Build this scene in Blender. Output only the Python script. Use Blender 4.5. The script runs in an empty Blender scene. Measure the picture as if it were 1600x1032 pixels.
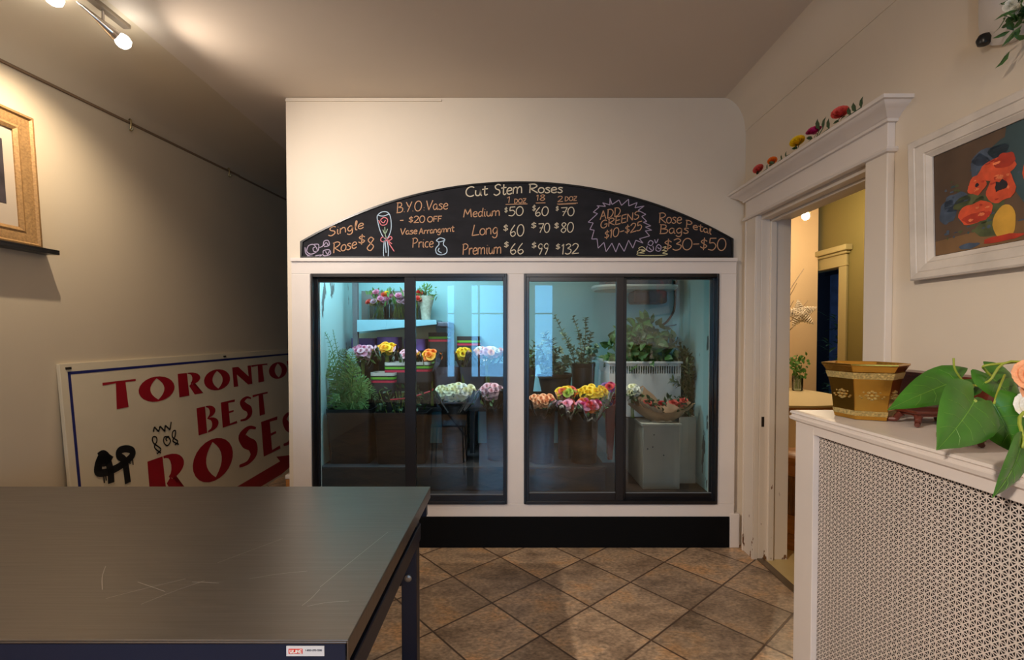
import bpy, bmesh, math, random
from mathutils import Vector, Matrix, Euler
from mathutils.geometry import tessellate_polygon
R = math.radians
sc = bpy.context.scene
COL = sc.collection
random.seed(7)

# ------------------------------------------------------------------ camera
F = 737.0; PITCH = R(1.2); CY0 = 538.6; CAMZ = 1.35
cd = bpy.data.cameras.new('camera'); cam = bpy.data.objects.new('camera', cd); COL.objects.link(cam)
cam.location = (0, 0, CAMZ); cam.rotation_euler = (R(90) - PITCH, 0, 0)
cd.sensor_fit = 'HORIZONTAL'; cd.sensor_width = 36; cd.lens = 36 * F / 1600
cd.shift_y = 22.6 / 1600; cd.clip_start = 0.02
sc.camera = cam
sc.view_settings.view_transform = 'Standard'; sc.view_settings.look = 'None'
sc.view_settings.exposure = 0.0; sc.view_settings.gamma = 1.0; sc.view_settings.use_curve_mapping = False
sc.cycles.max_bounces = 10; sc.cycles.diffuse_bounces = 5; sc.cycles.glossy_bounces = 5
sc.cycles.transparent_max_bounces = 16; sc.cycles.caustics_reflective = False; sc.cycles.caustics_refractive = False
sc.cycles.use_denoising = True; sc.cycles.sample_clamp_indirect = 6.0

# ------------------------------------------------------------------ sky and lights
w = bpy.data.worlds.new('sky'); sc.world = w; w.use_nodes = True
w.node_tree.nodes['Background'].inputs[0].default_value = (0.30, 0.58, 1.0, 1)
w.node_tree.nodes['Background'].inputs[1].default_value = 0.6

def lamp(name, kind, loc, energy, color, aim=None, size=0.05, size_y=None, cone=None, blend=0.6, spread=None):
    d = bpy.data.lights.new(name, kind); d.energy = energy; d.color = color
    if kind == 'AREA':
        d.size = size
        if size_y: d.shape = 'RECTANGLE'; d.size_y = size_y
        if spread: d.spread = spread
    else: d.shadow_soft_size = size
    if kind == 'SPOT': d.spot_size = cone; d.spot_blend = blend
    o = bpy.data.objects.new(name, d); COL.objects.link(o); o.location = loc
    if aim is not None:
        o.rotation_euler = (Vector(aim) - Vector(loc)).to_track_quat('-Z', 'Y').to_euler()
    return o
WARM = (1.0, 0.80, 0.58)
WARM2 = (1.0, 0.83, 0.68)
# track heads (their housings are built below)
HEAD1 = (-1.93, 2.02, 2.735); HEAD2 = (-1.81, 2.25, 2.715); HEAD3 = (-1.85, 0.95, 2.70); HEAD4 = (-1.85, -0.5, 2.70)
lamp('track_spot', 'SPOT', (HEAD1[0], HEAD1[1], HEAD1[2] - .03), 62, WARM, aim=(-2.24, 2.36, 1.05), size=0.012, cone=R(118), blend=.9)
lamp('track_spot', 'SPOT', (HEAD2[0] + .04, HEAD2[1] + .03, HEAD2[2] - .07), 13, WARM2, aim=(HEAD2[0] + .95, HEAD2[1] + .26, HEAD2[2] - .22), size=0.025, cone=R(146), blend=.9)
lamp('track_spot', 'SPOT', HEAD3, 185, (1.0, .89, .78), aim=(-0.62, 3.0, 1.85), size=0.03, cone=R(64), blend=1.0)
lamp('track_spot', 'SPOT', HEAD4, 500, WARM2, aim=(1.05, 1.5, 0.25), size=0.04, cone=R(68), blend=1.0)  # unseen head added behind the camera to brighten the right side
# unseen pendant, added behind the camera as warm room fill
lamp('room_fill_light', 'POINT', (0.35, -1.2, 2.45), 36, WARM, size=0.10)
# flower cooler tube
lamp('cooler_tube_light', 'AREA', (-0.80, 3.20, 2.04), 17, (0.54, 0.83, 1.0), aim=(-0.86, 3.42, 0.4), size=0.9, size_y=0.14)
lamp('cooler_front_fill', 'AREA', (0.35, 3.16, 2.05), 5, (1.0, 0.95, 0.84), aim=(0.35, 3.27, 0), size=1.2, size_y=0.08, spread=R(90))  # added fill for the front bunches, not a cooler fitting
# side room bulb
lamp('side_room_light', 'POINT', (2.86, 4.55, 2.45), 42, (1.0, 0.79, 0.52), size=0.04)
# daylight at the shop windows behind the camera
DAY = (0.22, 0.56, 1.0)

# ------------------------------------------------------------------ helpers
def ray(px, py):
    x = (px - 800) / F; y = -(py - CY0) / F
    return Vector((x, math.cos(PITCH) + y * math.sin(PITCH), -math.sin(PITCH) + y * math.cos(PITCH)))
def P(px, py, Y):
    d = ray(px, py); t = Y / d.y
    return Vector((d.x * t, Y, CAMZ + d.z * t))
def PX(px, py, X):
    d = ray(px, py); t = X / d.x
    return Vector((X, d.y * t, CAMZ + d.z * t))

def S(r, g, b):
    f = lambda c: (c / 255 / 12.92) if c / 255 <= 0.04045 else ((c / 255 + 0.055) / 1.055) ** 2.4
    return (f(r), f(g), f(b), 1)

MATS = {}
def mat(name, col, rough=0.5, metal=0.0, var=0.0, scale=8.0, bump=0.0, bscale=60.0, spec=0.5, stretch=None, emit=None, estr=0.0, sss=0.0):
    if name in MATS: return MATS[name]
    m = bpy.data.materials.new(name); m.use_nodes = True; nt = m.node_tree; N = nt.nodes; L = nt.links
    b = N['Principled BSDF']; b.inputs['Base Color'].default_value = col
    b.inputs['Roughness'].default_value = rough; b.inputs['Metallic'].default_value = metal
    b.inputs['Specular IOR Level'].default_value = spec
    tc = N.new('ShaderNodeTexCoord'); mp = N.new('ShaderNodeMapping'); L.new(tc.outputs['Object'], mp.inputs['Vector'])
    if stretch: mp.inputs['Scale'].default_value = stretch
    if var > 0:
        nz = N.new('ShaderNodeTexNoise'); nz.inputs['Scale'].default_value = scale; nz.inputs['Detail'].default_value = 5
        L.new(mp.outputs[0], nz.inputs['Vector'])
        hsv = N.new('ShaderNodeHueSaturation'); hsv.inputs['Color'].default_value = col
        mr = N.new('ShaderNodeMapRange'); mr.inputs[1].default_value = 0.25; mr.inputs[2].default_value = 0.75
        mr.inputs[3].default_value = 1 - var; mr.inputs[4].default_value = 1 + var
        L.new(nz.outputs['Fac'], mr.inputs[0]); L.new(mr.outputs[0], hsv.inputs['Value']); L.new(hsv.outputs[0], b.inputs['Base Color'])
    if bump > 0:
        n2 = N.new('ShaderNodeTexNoise'); n2.inputs['Scale'].default_value = bscale; n2.inputs['Detail'].default_value = 4
        L.new(mp.outputs[0], n2.inputs['Vector'])
        bp = N.new('ShaderNodeBump'); bp.inputs['Strength'].default_value = bump; bp.inputs['Distance'].default_value = 0.01
        L.new(n2.outputs['Fac'], bp.inputs['Height']); L.new(bp.outputs[0], b.inputs['Normal'])
    if emit: 
        b.inputs['Emission Color'].default_value = emit; b.inputs['Emission Strength'].default_value = estr
    MATS[name] = m
    return m

ORG = {}
def tag(o, label=None, cat=None, group=None, kind=None):
    if label: o['label'] = label
    if cat: o['category'] = cat
    if group: o['group'] = group
    if kind: o['kind'] = kind
    return o
def thing(name, label, cat, loc, group=None, local=False, rot=(0, 0, 0)):
    o = bpy.data.objects.new(name, None); COL.objects.link(o); o.empty_display_size = 0.05
    o.location = loc; o.rotation_euler = rot
    ORG[o.name] = Vector((0, 0, 0)) if local else Vector(loc)
    return tag(o, label, cat, group)

class MB:
    def __init__(s): s.v = []; s.f = []; s.m = []; s.mi = 0
    def add(s, vs, fs):
        o = len(s.v); s.v += [Vector(v) for v in vs]
        for f in fs: s.f.append([i + o for i in f]); s.m.append(s.mi)
        return s
    def box(s, x0, x1, y0, y1, z0, z1):
        x0, x1 = min(x0, x1), max(x0, x1); y0, y1 = min(y0, y1), max(y0, y1); z0, z1 = min(z0, z1), max(z0, z1)
        return s.add([(x0,y0,z0),(x1,y0,z0),(x1,y1,z0),(x0,y1,z0),(x0,y0,z1),(x1,y0,z1),(x1,y1,z1),(x0,y1,z1)],
              [(0,3,2,1),(4,5,6,7),(0,1,5,4),(1,2,6,5),(2,3,7,6),(3,0,4,7)])
    def loft(s, rings, cap0=True, cap1=True, closed=True):
        n = len(rings[0]); vs = [p for r in rings for p in r]; fs = []
        for i in range(len(rings) - 1):
            for j in range(n if closed else n - 1):
                k = (j + 1) % n
                fs.append((i*n+j, i*n+k, (i+1)*n+k, (i+1)*n+j))
        if closed and cap0: fs.append(tuple(reversed(range(n))))
        if closed and cap1: fs.append(tuple((len(rings)-1)*n + j for j in range(n)))
        return s.add(vs, fs)
    def lathe(s, prof, c=(0,0,0), n=24, cap0=True, cap1=True, ph=0):
        rings = [[Vector((c[0]+r*math.cos(ph+2*math.pi*j/n), c[1]+r*math.sin(ph+2*math.pi*j/n), c[2]+z)) for j in range(n)] for r, z in prof]
        return s.loft(rings, cap0, cap1)
    def tube(s, pts, r, n=8, cap=True):
        pts = [Vector(p) for p in pts]; rings = []
        up = None
        for i, p in enumerate(pts):
            t = (pts[min(i+1, len(pts)-1)] - pts[max(i-1, 0)])
            if t.length < 1e-9: t = Vector((0,0,1))
            t.normalize()
            if up is None:
                up = Vector((0,0,1)) if abs(t.z) < 0.9 else Vector((1,0,0))
            a = t.cross(up); 
            if a.length < 1e-6: a = t.orthogonal()
            a.normalize(); b = a.cross(t).normalized(); up = b
            rr = r[i] if isinstance(r, (list, tuple)) else r
            rings.append([p + a*rr*math.cos(2*math.pi*j/n) + b*rr*math.sin(2*math.pi*j/n) for j in range(n)])
        return s.loft(rings, cap, cap)
    def bar(s, p, q, w, h, up=(0,0,1)):
        p = Vector(p); q = Vector(q); t = (q-p).normalized(); u = Vector(up)
        a = t.cross(u).normalized(); b = a.cross(t).normalized()
        ring = lambda c: [c+a*w/2+b*h/2, c-a*w/2+b*h/2, c-a*w/2-b*h/2, c+a*w/2-b*h/2]
        return s.loft([ring(p), ring(q)])
    def prism(s, poly, fn, d0, d1):     # poly of (u,v) extruded between d0 and d1, fn(u,v,d)->point
        n = len(poly); s.loft([[fn(u, v, d0) for u, v in poly], [fn(u, v, d1) for u, v in poly]], False, False)
        tri = tessellate_polygon([[Vector((u, v, 0)) for u, v in poly]])
        s.add([fn(u, v, d0) for u, v in poly], [tuple(t) for t in tri])
        s.add([fn(u, v, d1) for u, v in poly], [tuple(reversed(t)) for t in tri])
        return s
    def flat(s, loops, fn, d):          # filled polygon with holes
        pts = [q for l in loops for q in l]
        tri = tessellate_polygon([[Vector((u, v, 0)) for u, v in l] for l in loops])
        return s.add([fn(u, v, d) for u, v in pts], [tuple(t) for t in tri])
    def xf(s, M, i0=0):
        for i in range(i0, len(s.v)): s.v[i] = M @ s.v[i]
        return s
    def clampx(s, x):
        for v in s.v: v.x = min(v.x, x)
        return s
    def build(s, name, mats, parent=None, smooth=False, bevel=0.0, label=None, angle=40):
        me = bpy.data.meshes.new(name)
        if parent is not None: org = ORG[parent.name]
        else:
            xs = [v.x for v in s.v]; ys = [v.y for v in s.v]; zs = [v.z for v in s.v]
            org = Vector(((min(xs)+max(xs))/2, (min(ys)+max(ys))/2, min(zs)))
        me.from_pydata([v - org for v in s.v], [], s.f)
        ml = mats if isinstance(mats, (list, tuple)) else [mats]
        for m in ml: me.materials.append(m)
        if len(ml) > 1:
            for p, i in zip(me.polygons, s.m): p.material_index = i
        bm = bmesh.new(); bm.from_mesh(me); bmesh.ops.recalc_face_normals(bm, faces=bm.faces); bm.to_mesh(me); bm.free()
        if smooth:
            for p in me.polygons: p.use_smooth = True
            try: me.set_sharp_from_angle(angle=R(angle))
            except Exception: pass
        o = bpy.data.objects.new(name, me); COL.objects.link(o)
        if parent is not None: o.parent = parent; ORG[o.name] = ORG[parent.name]
        else: o.location = org; ORG[o.name] = org
        if bevel > 0:
            b = o.modifiers.new('bevel', 'BEVEL'); b.width = bevel; b.segments = 2; b.limit_method = 'ANGLE'; b.angle_limit = R(40)
        if label: o['label'] = label
        return o
def structure(o): o['kind'] = 'structure'; return o

def copy_tree(o, parent=None):
    c = o.copy(); COL.objects.link(c); c.parent = parent
    ORG[c.name] = ORG.get(o.name, Vector((0,0,0)))
    for ch in list(o.children): copy_tree(ch, c)
    return c
def smooth_path(pts, k=5):
    pts = [Vector(p) for p in pts]
    if len(pts) < 3: return pts
    out = []
    for i in range(len(pts)-1):
        p0 = pts[max(i-1,0)]; p1 = pts[i]; p2 = pts[i+1]; p3 = pts[min(i+2,len(pts)-1)]
        for j in range(k):
            t = j/k
            out.append(0.5*((2*p1)+(p2-p0)*t+(2*p0-5*p1+4*p2-p3)*t*t+(3*p1-p0-3*p2+p3)*t**3))
    out.append(pts[-1]); return out

# ------------------------------------------------------------------ materials
M_wall = mat('cream_wall_paint', S(226, 214, 196), 0.55, var=0.03, scale=2.5, bump=0.05, bscale=30)
M_ceil = mat('ceiling_paint', S(214, 202, 188), 0.7, var=0.03, scale=1.5)
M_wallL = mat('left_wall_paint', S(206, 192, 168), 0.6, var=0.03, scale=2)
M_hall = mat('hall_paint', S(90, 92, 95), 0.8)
M_trim = mat('white_trim_paint', S(228, 220, 214), 0.35, var=0.03, scale=5, bump=0.04, bscale=25)
M_black = mat('black_metal', S(14, 14, 17), 0.3, spec=0.5)
M_kick = mat('black_kick_paint', S(6, 6, 7), 0.7, spec=.15)
M_cyan = None

M_navy = mat('navy_enamel', S(26, 33, 54), 0.35)
M_bucket = mat('black_plastic', S(13, 13, 15), 0.45, var=0.15, scale=12)
M_bucket2 = mat('charcoal_plastic', S(82, 88, 104), 0.45, var=0.1, scale=12)
M_green = mat('leaf_green', S(58, 98, 42), 0.5, var=0.3, scale=14)
M_green2 = mat('fern_green', S(84, 128, 62), 0.55, var=0.3, scale=12)
M_green3 = mat('dark_leaf', S(48, 76, 40), 0.5, var=0.3, scale=16)
M_euc = mat('eucalyptus_green', S(104, 128, 104), 0.6, var=0.3, scale=16)
M_olive = mat('olive_foliage', S(92, 104, 66), 0.6, var=0.25, scale=18)
M_stem = mat('stem_green', S(120, 140, 60), 0.5, var=0.15)
M_wood_red = mat('rosewood', S(92, 40, 30), 0.3, var=0.35, scale=10, stretch=(1, 4, 6))
M_gold = None

def peel_paint():
    m = bpy.data.materials.new('cooler_wall_paint'); m.use_nodes = True; N = m.node_tree.nodes; L = m.node_tree.links
    b = N['Principled BSDF']; b.inputs['Roughness'].default_value = 0.4
    g = N.new('ShaderNodeNewGeometry'); mp = N.new('ShaderNodeMapping'); L.new(g.outputs['Position'], mp.inputs[0])
    mp.inputs['Scale'].default_value = (4, 4, 1.6)
    nz = N.new('ShaderNodeTexNoise'); nz.inputs['Scale'].default_value = 2.4; nz.inputs['Detail'].default_value = 6; L.new(mp.outputs[0], nz.inputs['Vector'])
    r = N.new('ShaderNodeValToRGB'); r.color_ramp.elements[0].position = 0.63; r.color_ramp.elements[0].color = S(178, 216, 216)
    r.color_ramp.elements[1].position = 0.645; r.color_ramp.elements[1].color = S(96, 104, 104)
    L.new(nz.outputs['Fac'], r.inputs[0]); L.new(r.outputs[0], b.inputs['Base Color'])
    return m
M_cyan = peel_paint()
M_cyanback = mat('cooler_back_panel', S(150, 200, 204), 0.45, var=0.05, scale=3)

def steel_mat():
    m = mat('brushed_steel', S(142, 136, 130), 0.33, metal=0.95, var=0.08, scale=3, stretch=(1.5, 60, 1))
    N = m.node_tree.nodes; L = m.node_tree.links; b = N['Principled BSDF']
    tc = N.new('ShaderNodeTexCoord'); mp = N.new('ShaderNodeMapping'); mp.inputs['Scale'].default_value = (1.2, 40, 1)
    L.new(tc.outputs['Object'], mp.inputs[0])
    nz = N.new('ShaderNodeTexNoise'); nz.inputs['Scale'].default_value = 4; nz.inputs['Detail'].default_value = 6; L.new(mp.outputs[0], nz.inputs['Vector'])
    mr = N.new('ShaderNodeMapRange'); mr.inputs[3].default_value = 0.27; mr.inputs[4].default_value = 0.45
    L.new(nz.outputs['Fac'], mr.inputs[0]); L.new(mr.outputs[0], b.inputs['Roughness'])
    return m
M_steel = steel_mat()
M_scratch = mat('steel_scratch', S(196, 190, 182), 0.4, metal=0.6)

def tile_mat():
    m = bpy.data.materials.new('slate_tile_floor'); m.use_nodes = True; N = m.node_tree.nodes; L = m.node_tree.links
    b = N['Principled BSDF']
    g = N.new('ShaderNodeNewGeometry'); sep = N.new('ShaderNodeSeparateXYZ'); L.new(g.outputs['Position'], sep.inputs[0])
    def math_(op, a, bb=None, v=None):
        n = N.new('ShaderNodeMath'); n.operation = op
        if hasattr(a, 'links'): L.new(a, n.inputs[0])
        else: n.inputs[0].default_value = a
        if bb is not None:
            if hasattr(bb, 'links'): L.new(bb, n.inputs[1])
            else: n.inputs[1].default_value = bb
        return n.outputs[0]
    x, y = sep.outputs[0], sep.outputs[1]
    s_ = 0.345; a = R(41.4)
    u = math_('SUBTRACT', math_('ADD', math_('MULTIPLY', x, math.cos(a)/s_), math_('MULTIPLY', y, math.sin(a)/s_)), 0.275)
    v = math_('SUBTRACT', math_('ADD', math_('MULTIPLY', x, -math.sin(a)/s_), math_('MULTIPLY', y, math.cos(a)/s_)), 0.290)
    fu = math_('FRACT', u); fv = math_('FRACT', v)
    du = math_('MINIMUM', fu, math_('SUBTRACT', 1.0, fu)); dv = math_('MINIMUM', fv, math_('SUBTRACT', 1.0, fv))
    d = math_('MINIMUM', du, dv)
    grout = N.new('ShaderNodeMapRange'); grout.inputs[1].default_value = 0.008; grout.inputs[2].default_value = 0.018
    L.new(d, grout.inputs[0])
    cb = N.new('ShaderNodeCombineXYZ'); L.new(math_('FLOOR', u), cb.inputs[0]); L.new(math_('FLOOR', v), cb.inputs[1])
    wn = N.new('ShaderNodeTexWhiteNoise'); L.new(cb.outputs[0], wn.inputs['Vector'])
    # per tile shifted, stretched noise for the slate veins
    off = N.new('ShaderNodeVectorMath'); off.operation = 'SCALE'; L.new(wn.outputs['Color'], off.inputs[0]); off.inputs['Scale'].default_value = 9
    ad = N.new('ShaderNodeVectorMath'); ad.operation = 'ADD'; L.new(g.outputs['Position'], ad.inputs[0]); L.new(off.outputs[0], ad.inputs[1])
    mp = N.new('ShaderNodeMapping'); mp.inputs['Rotation'].default_value = (0, 0, R(-35)); mp.inputs['Scale'].default_value = (1.0, 1.6, 1)
    L.new(ad.outputs[0], mp.inputs[0])
    nz = N.new('ShaderNodeTexNoise'); nz.inputs['Scale'].default_value = 3.6; nz.inputs['Detail'].default_value = 11; nz.inputs['Roughness'].default_value = 0.66
    L.new(mp.outputs[0], nz.inputs['Vector'])
    r = N.new('ShaderNodeValToRGB'); e = r.color_ramp.elements
    e[0].position = 0.28; e[0].color = S(104, 86, 68); e[1].position = 0.80; e[1].color = S(206, 168, 118)
    for p, c in ((0.42, S(148, 126, 104)), (0.52, S(174, 150, 124)), (0.60, S(184, 150, 114)), (0.68, S(192, 150, 108))):
        q = e.new(p); q.color = c
    L.new(nz.outputs['Fac'], r.inputs[0])
    n2 = N.new('ShaderNodeTexNoise'); n2.inputs['Scale'].default_value = 55; n2.inputs['Detail'].default_value = 5; L.new(mp.outputs[0], n2.inputs['Vector'])
    hs = N.new('ShaderNodeHueSaturation'); L.new(r.outputs[0], hs.inputs['Color'])
    vv = N.new('ShaderNodeMapRange'); vv.inputs[1].default_value = .25; vv.inputs[2].default_value = .75; vv.inputs[3].default_value = 0.5; vv.inputs[4].default_value = 1.5
    L.new(n2.outputs['Fac'], vv.inputs[0]); L.new(vv.outputs[0], hs.inputs['Value'])
    tv = N.new('ShaderNodeMapRange'); tv.inputs[3].default_value = 0.85; tv.inputs[4].default_value = 1.25; L.new(wn.outputs['Value'], tv.inputs[0])
    h2 = N.new('ShaderNodeHueSaturation'); L.new(hs.outputs[0], h2.inputs['Color']); L.new(tv.outputs[0], h2.inputs['Value'])
    mx = N.new('ShaderNodeMix'); mx.data_type = 'RGBA'; L.new(grout.outputs[0], mx.inputs['Factor'])
    mx.inputs['A'].default_value = S(88, 68, 54); L.new(h2.outputs[0], mx.inputs['B']); L.new(mx.outputs['Result'], b.inputs['Base Color'])
    b.inputs['Roughness'].default_value = 0.30
    hh = math_('ADD', math_('MULTIPLY', grout.outputs[0], 1.0), math_('MULTIPLY', n2.outputs['Fac'], 0.35))
    bp = N.new('ShaderNodeBump'); bp.inputs['Strength'].default_value = 0.35; bp.inputs['Distance'].default_value = 0.004
    L.new(hh, bp.inputs['Height']); L.new(bp.outputs[0], b.inputs['Normal'])
    return m
M_tile = tile_mat()

def glass_mat(name, tint=(1, 1, 1, 1), ior=1.5, rough=0.0, gain=1.0):
    m = bpy.data.materials.new(name); m.use_nodes = True; N = m.node_tree.nodes; L = m.node_tree.links
    N.remove(N['Principled BSDF']); out = N['Material Output']
    t = N.new('ShaderNodeBsdfTransparent'); t.inputs[0].default_value = tint
    g = N.new('ShaderNodeBsdfGlossy'); g.inputs['Roughness'].default_value = rough; g.inputs[0].default_value = (1, 1, 1, 1)
    f = N.new('ShaderNodeFresnel'); f.inputs[0].default_value = ior
    mu = N.new('ShaderNodeMath'); mu.operation = 'MULTIPLY'; mu.inputs[1].default_value = gain; L.new(f.outputs[0], mu.inputs[0])
    mx = N.new('ShaderNodeMixShader'); L.new(mu.outputs[0], mx.inputs[0]); L.new(t.outputs[0], mx.inputs[1]); L.new(g.outputs[0], mx.inputs[2])
    L.new(mx.outputs[0], out.inputs[0]); return m
M_glass = glass_mat('door_glass', (0.96, 0.985, 0.98, 1), 1.55)
M_vase = glass_mat('vase_glass', (0.80, 0.88, 0.88, 1), 1.5)
M_film = glass_mat('cellophane', (0.97, 0.98, 0.98, 1), 1.35, 0.08)

def lattice_mat():
    m = bpy.data.materials.new('perforated_sheet'); m.use_nodes = True; N = m.node_tree.nodes; L = m.node_tree.links
    b = N['Principled BSDF']; b.inputs['Base Color'].default_value = S(222, 212, 204); b.inputs['Roughness'].default_value = 0.4
    g = N.new('ShaderNodeNewGeometry'); sep = N.new('ShaderNodeSeparateXYZ'); L.new(g.outputs['Position'], sep.inputs[0])
    def mt(op, a, c=None):
        n = N.new('ShaderNodeMath'); n.operation = op
        for i, q in enumerate((a, c)):
            if q is None: continue
            if hasattr(q, 'links'): L.new(q, n.inputs[i])
            else: n.inputs[i].default_value = q
        return n.outputs[0]
    s_ = 0.0172
    u = mt('MULTIPLY', sep.outputs[1], 1/s_); v = mt('MULTIPLY', sep.outputs[2], 1/s_)
    def near(q):
        f = mt('FRACT', q); return mt('MINIMUM', f, mt('SUBTRACT', 1.0, f))
    a = mt('MINIMUM', near(u), near(v))
    dg = mt('MULTIPLY', mt('MINIMUM', near(mt('ADD', u, v)), near(mt('SUBTRACT', u, v))), 0.7071)
    d = mt('MINIMUM', a, dg)
    fu = mt('SUBTRACT', mt('FRACT', mt('ADD', u, 0.5)), 0.5); fv = mt('SUBTRACT', mt('FRACT', mt('ADD', v, 0.5)), 0.5)
    rad = mt('SQRT', mt('ADD', mt('MULTIPLY', fu, fu), mt('MULTIPLY', fv, fv)))
    hole = mt('MULTIPLY', mt('GREATER_THAN', d, 0.082), mt('GREATER_THAN', rad, 0.21))
    al = mt('SUBTRACT', 1.0, hole); L.new(al, b.inputs['Alpha'])
    return m
M_lattice = lattice_mat()

def chipped():
    m = mat('chipped_white_paint', S(226, 216, 204), .4, bump=.06, bscale=20); N = m.node_tree.nodes; L = m.node_tree.links; b = N['Principled BSDF']
    g = N.new('ShaderNodeNewGeometry'); mp = N.new('ShaderNodeMapping'); mp.inputs['Scale'].default_value = (1, 1, .45); L.new(g.outputs['Position'], mp.inputs[0])
    nz = N.new('ShaderNodeTexNoise'); nz.inputs['Scale'].default_value = 22; nz.inputs['Detail'].default_value = 7; L.new(mp.outputs[0], nz.inputs['Vector'])
    sp = N.new('ShaderNodeSeparateXYZ'); L.new(g.outputs['Position'], sp.inputs[0])
    mr = N.new('ShaderNodeMapRange'); mr.inputs[1].default_value = 0; mr.inputs[2].default_value = .75; mr.inputs[3].default_value = .10; mr.inputs[4].default_value = -.06; L.new(sp.outputs[2], mr.inputs[0])
    ad = N.new('ShaderNodeMath'); ad.operation = 'ADD'; L.new(nz.outputs['Fac'], ad.inputs[0]); L.new(mr.outputs[0], ad.inputs[1])
    cr = N.new('ShaderNodeValToRGB'); cr.color_ramp.elements[0].position = .70; cr.color_ramp.elements[0].color = S(226, 216, 204); cr.color_ramp.elements[1].position = .715; cr.color_ramp.elements[1].color = S(120, 84, 54)
    L.new(ad.outputs[0], cr.inputs[0]); L.new(cr.outputs[0], b.inputs['Base Color']); return m
M_chip = chipped()

# ------------------------------------------------------------------ room shell
XR, XL, YB, YF, ZC = 1.474, -2.3, 3.0, -2.6, 2.84
structure(MB().box(XL - .1, XR + 0.03, YF - .1, YB + 0.1, -0.06, 0).box(XL - .1, -1.3, YB + 0.1, 6.3, -0.06, 0).build('floor', M_tile))
structure(MB().box(XL - .1, 5.6, YF - .1, 6.3, ZC, ZC + .08).build('ceiling', M_ceil))

# left wall with the slanting picture rail line, then a cove up to the ceiling
def rail_z(y): return 2.584 + (y - 2.12) * (2.73 - 2.584) / (4.84 - 2.12)
mb = MB(); ys = [YF - .1, 6.3]
prof = []
for i in range(9):
    a = R(90) * i / 8
    prof.append((1 - math.cos(a), math.sin(a)))      # 0..1 across, 0..1 up
rings = []
for y in (YF, 1.0, 2.0, 3.0, 4.0, 5.0, 6.2):
    rz = min(max(rail_z(y), 2.42), 2.79)
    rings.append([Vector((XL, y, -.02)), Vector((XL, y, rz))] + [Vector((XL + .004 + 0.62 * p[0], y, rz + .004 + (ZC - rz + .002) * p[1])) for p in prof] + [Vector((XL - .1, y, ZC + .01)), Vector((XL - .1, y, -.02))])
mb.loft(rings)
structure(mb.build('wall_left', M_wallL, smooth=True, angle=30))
mb = MB()
for a, b in zip((YF, 2.0, 4.0), (2.0, 4.0, 6.2)):
    mb.bar((XL + .003, a, min(max(rail_z(a), 2.42), 2.79) - .004), (XL + .003, b, rail_z(b) if b < 6 else 2.79 - .004), 0.014, 0.012)
structure(mb.build('trim_1', mat('rail_brown', S(128, 104, 80), 0.6)))
M_brass = mat('aged_brass', S(150, 128, 86), 0.35, metal=0.8)
hk = []
for i, (px, py, lab) in enumerate(((203, 203, 'small metal picture hook on the left wall rail, nearer the track lamps'), (357, 283, 'small metal picture hook on the left wall rail, deeper in the dark hallway'))):
    p = PX(px, py, XL + .012); z = rail_z(p.y)
    m_ = MB().tube(smooth_path([(XL + .004, p.y, z + .012), (XL + .018, p.y, z + .014), (XL + .018, p.y, z - .03), (XL + .012, p.y, z - .045), (XL + .022, p.y, z - .05), (XL + .03, p.y, z - .038)]), 0.004, 6)
    tag(m_.build('picture_hook', M_brass, smooth=True), lab, 'hook', 'picture hooks on the rail')

# right wall, with doorway, and cove
T = 1.64
D0, D1, DZ = 1.944, 2.815, 2.045
mb = MB().box(XR, T, YF - .1, D0, -.02, ZC + .01).box(XR, T, D1, 6.3, -.02, ZC + .01).box(XR, T, D0, D1, DZ, ZC + .01)
structure(mb.build('wall_right', M_wall))
mb = MB(); cz = 2.632
rings = []
for y in (YF, YB + .0):
    r_ = [Vector((XR + .01, y, cz))] + [Vector((XR - .004 - 0.147 * (1 - math.cos(R(90) * i / 10)), y, cz + (ZC - cz + .002) * math.sin(R(90) * i / 10))) for i in range(11)] + [Vector((XR + .01, y, ZC + .005))]
    rings.append(r_)
mb.loft(rings)
structure(mb.build('trim_2', M_wall, smooth=True, angle=35))

# front wall behind the camera with three tall shop windows
wins = [(-1.21, -1.01), (-0.77, 0.14), (0.38, 0.77)]
WZ0, WZ1 = 0.55, 2.28
mb = MB(); xs = [XL - .1] + [q for p in wins for q in p] + [T]
for i in range(0, len(xs), 2): mb.box(xs[i], xs[i+1], YF - .14, YF, -.02, ZC)
for a, b in wins: mb.box(a, b, YF - .14, YF, -.02, WZ0).box(a, b, YF - .14, YF, WZ1, ZC)
structure(mb.build('wall_front', M_wall))
for i, (a, b) in enumerate(wins):
    mb = MB(); t = .035
    mb.box(a, a+t, YF-.1, YF+.02, WZ0, WZ1).box(b-t, b, YF-.1, YF+.02, WZ0, WZ1).box(a, b, YF-.1, YF+.02, WZ1-t, WZ1).box(a, b, YF-.1, YF+.04, WZ0, WZ0+t)
    mb.box(a, b, YF-.07, YF-.04, 1.72, 1.745)
    if b - a > .6: mb.box(a + .15, a + .185, YF-.07, YF-.04, WZ0, WZ1)
    wo = structure(mb.build('window_%d' % (i+1), M_trim))
    MB().box(a+t, b-t, YF-.062, YF-.058, WZ0+t, WZ1-t).build('window_pane', M_glass, wo)
    lamp('window_daylight', 'AREA', ((a+b)/2, YF - .16, (WZ0+WZ1)/2), 22 * (b-a) * (WZ1-WZ0) * 0.9, DAY, aim=((a+b)/2, 0, (WZ0+WZ1)/2), size=b-a, size_y=WZ1-WZ0)

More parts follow.
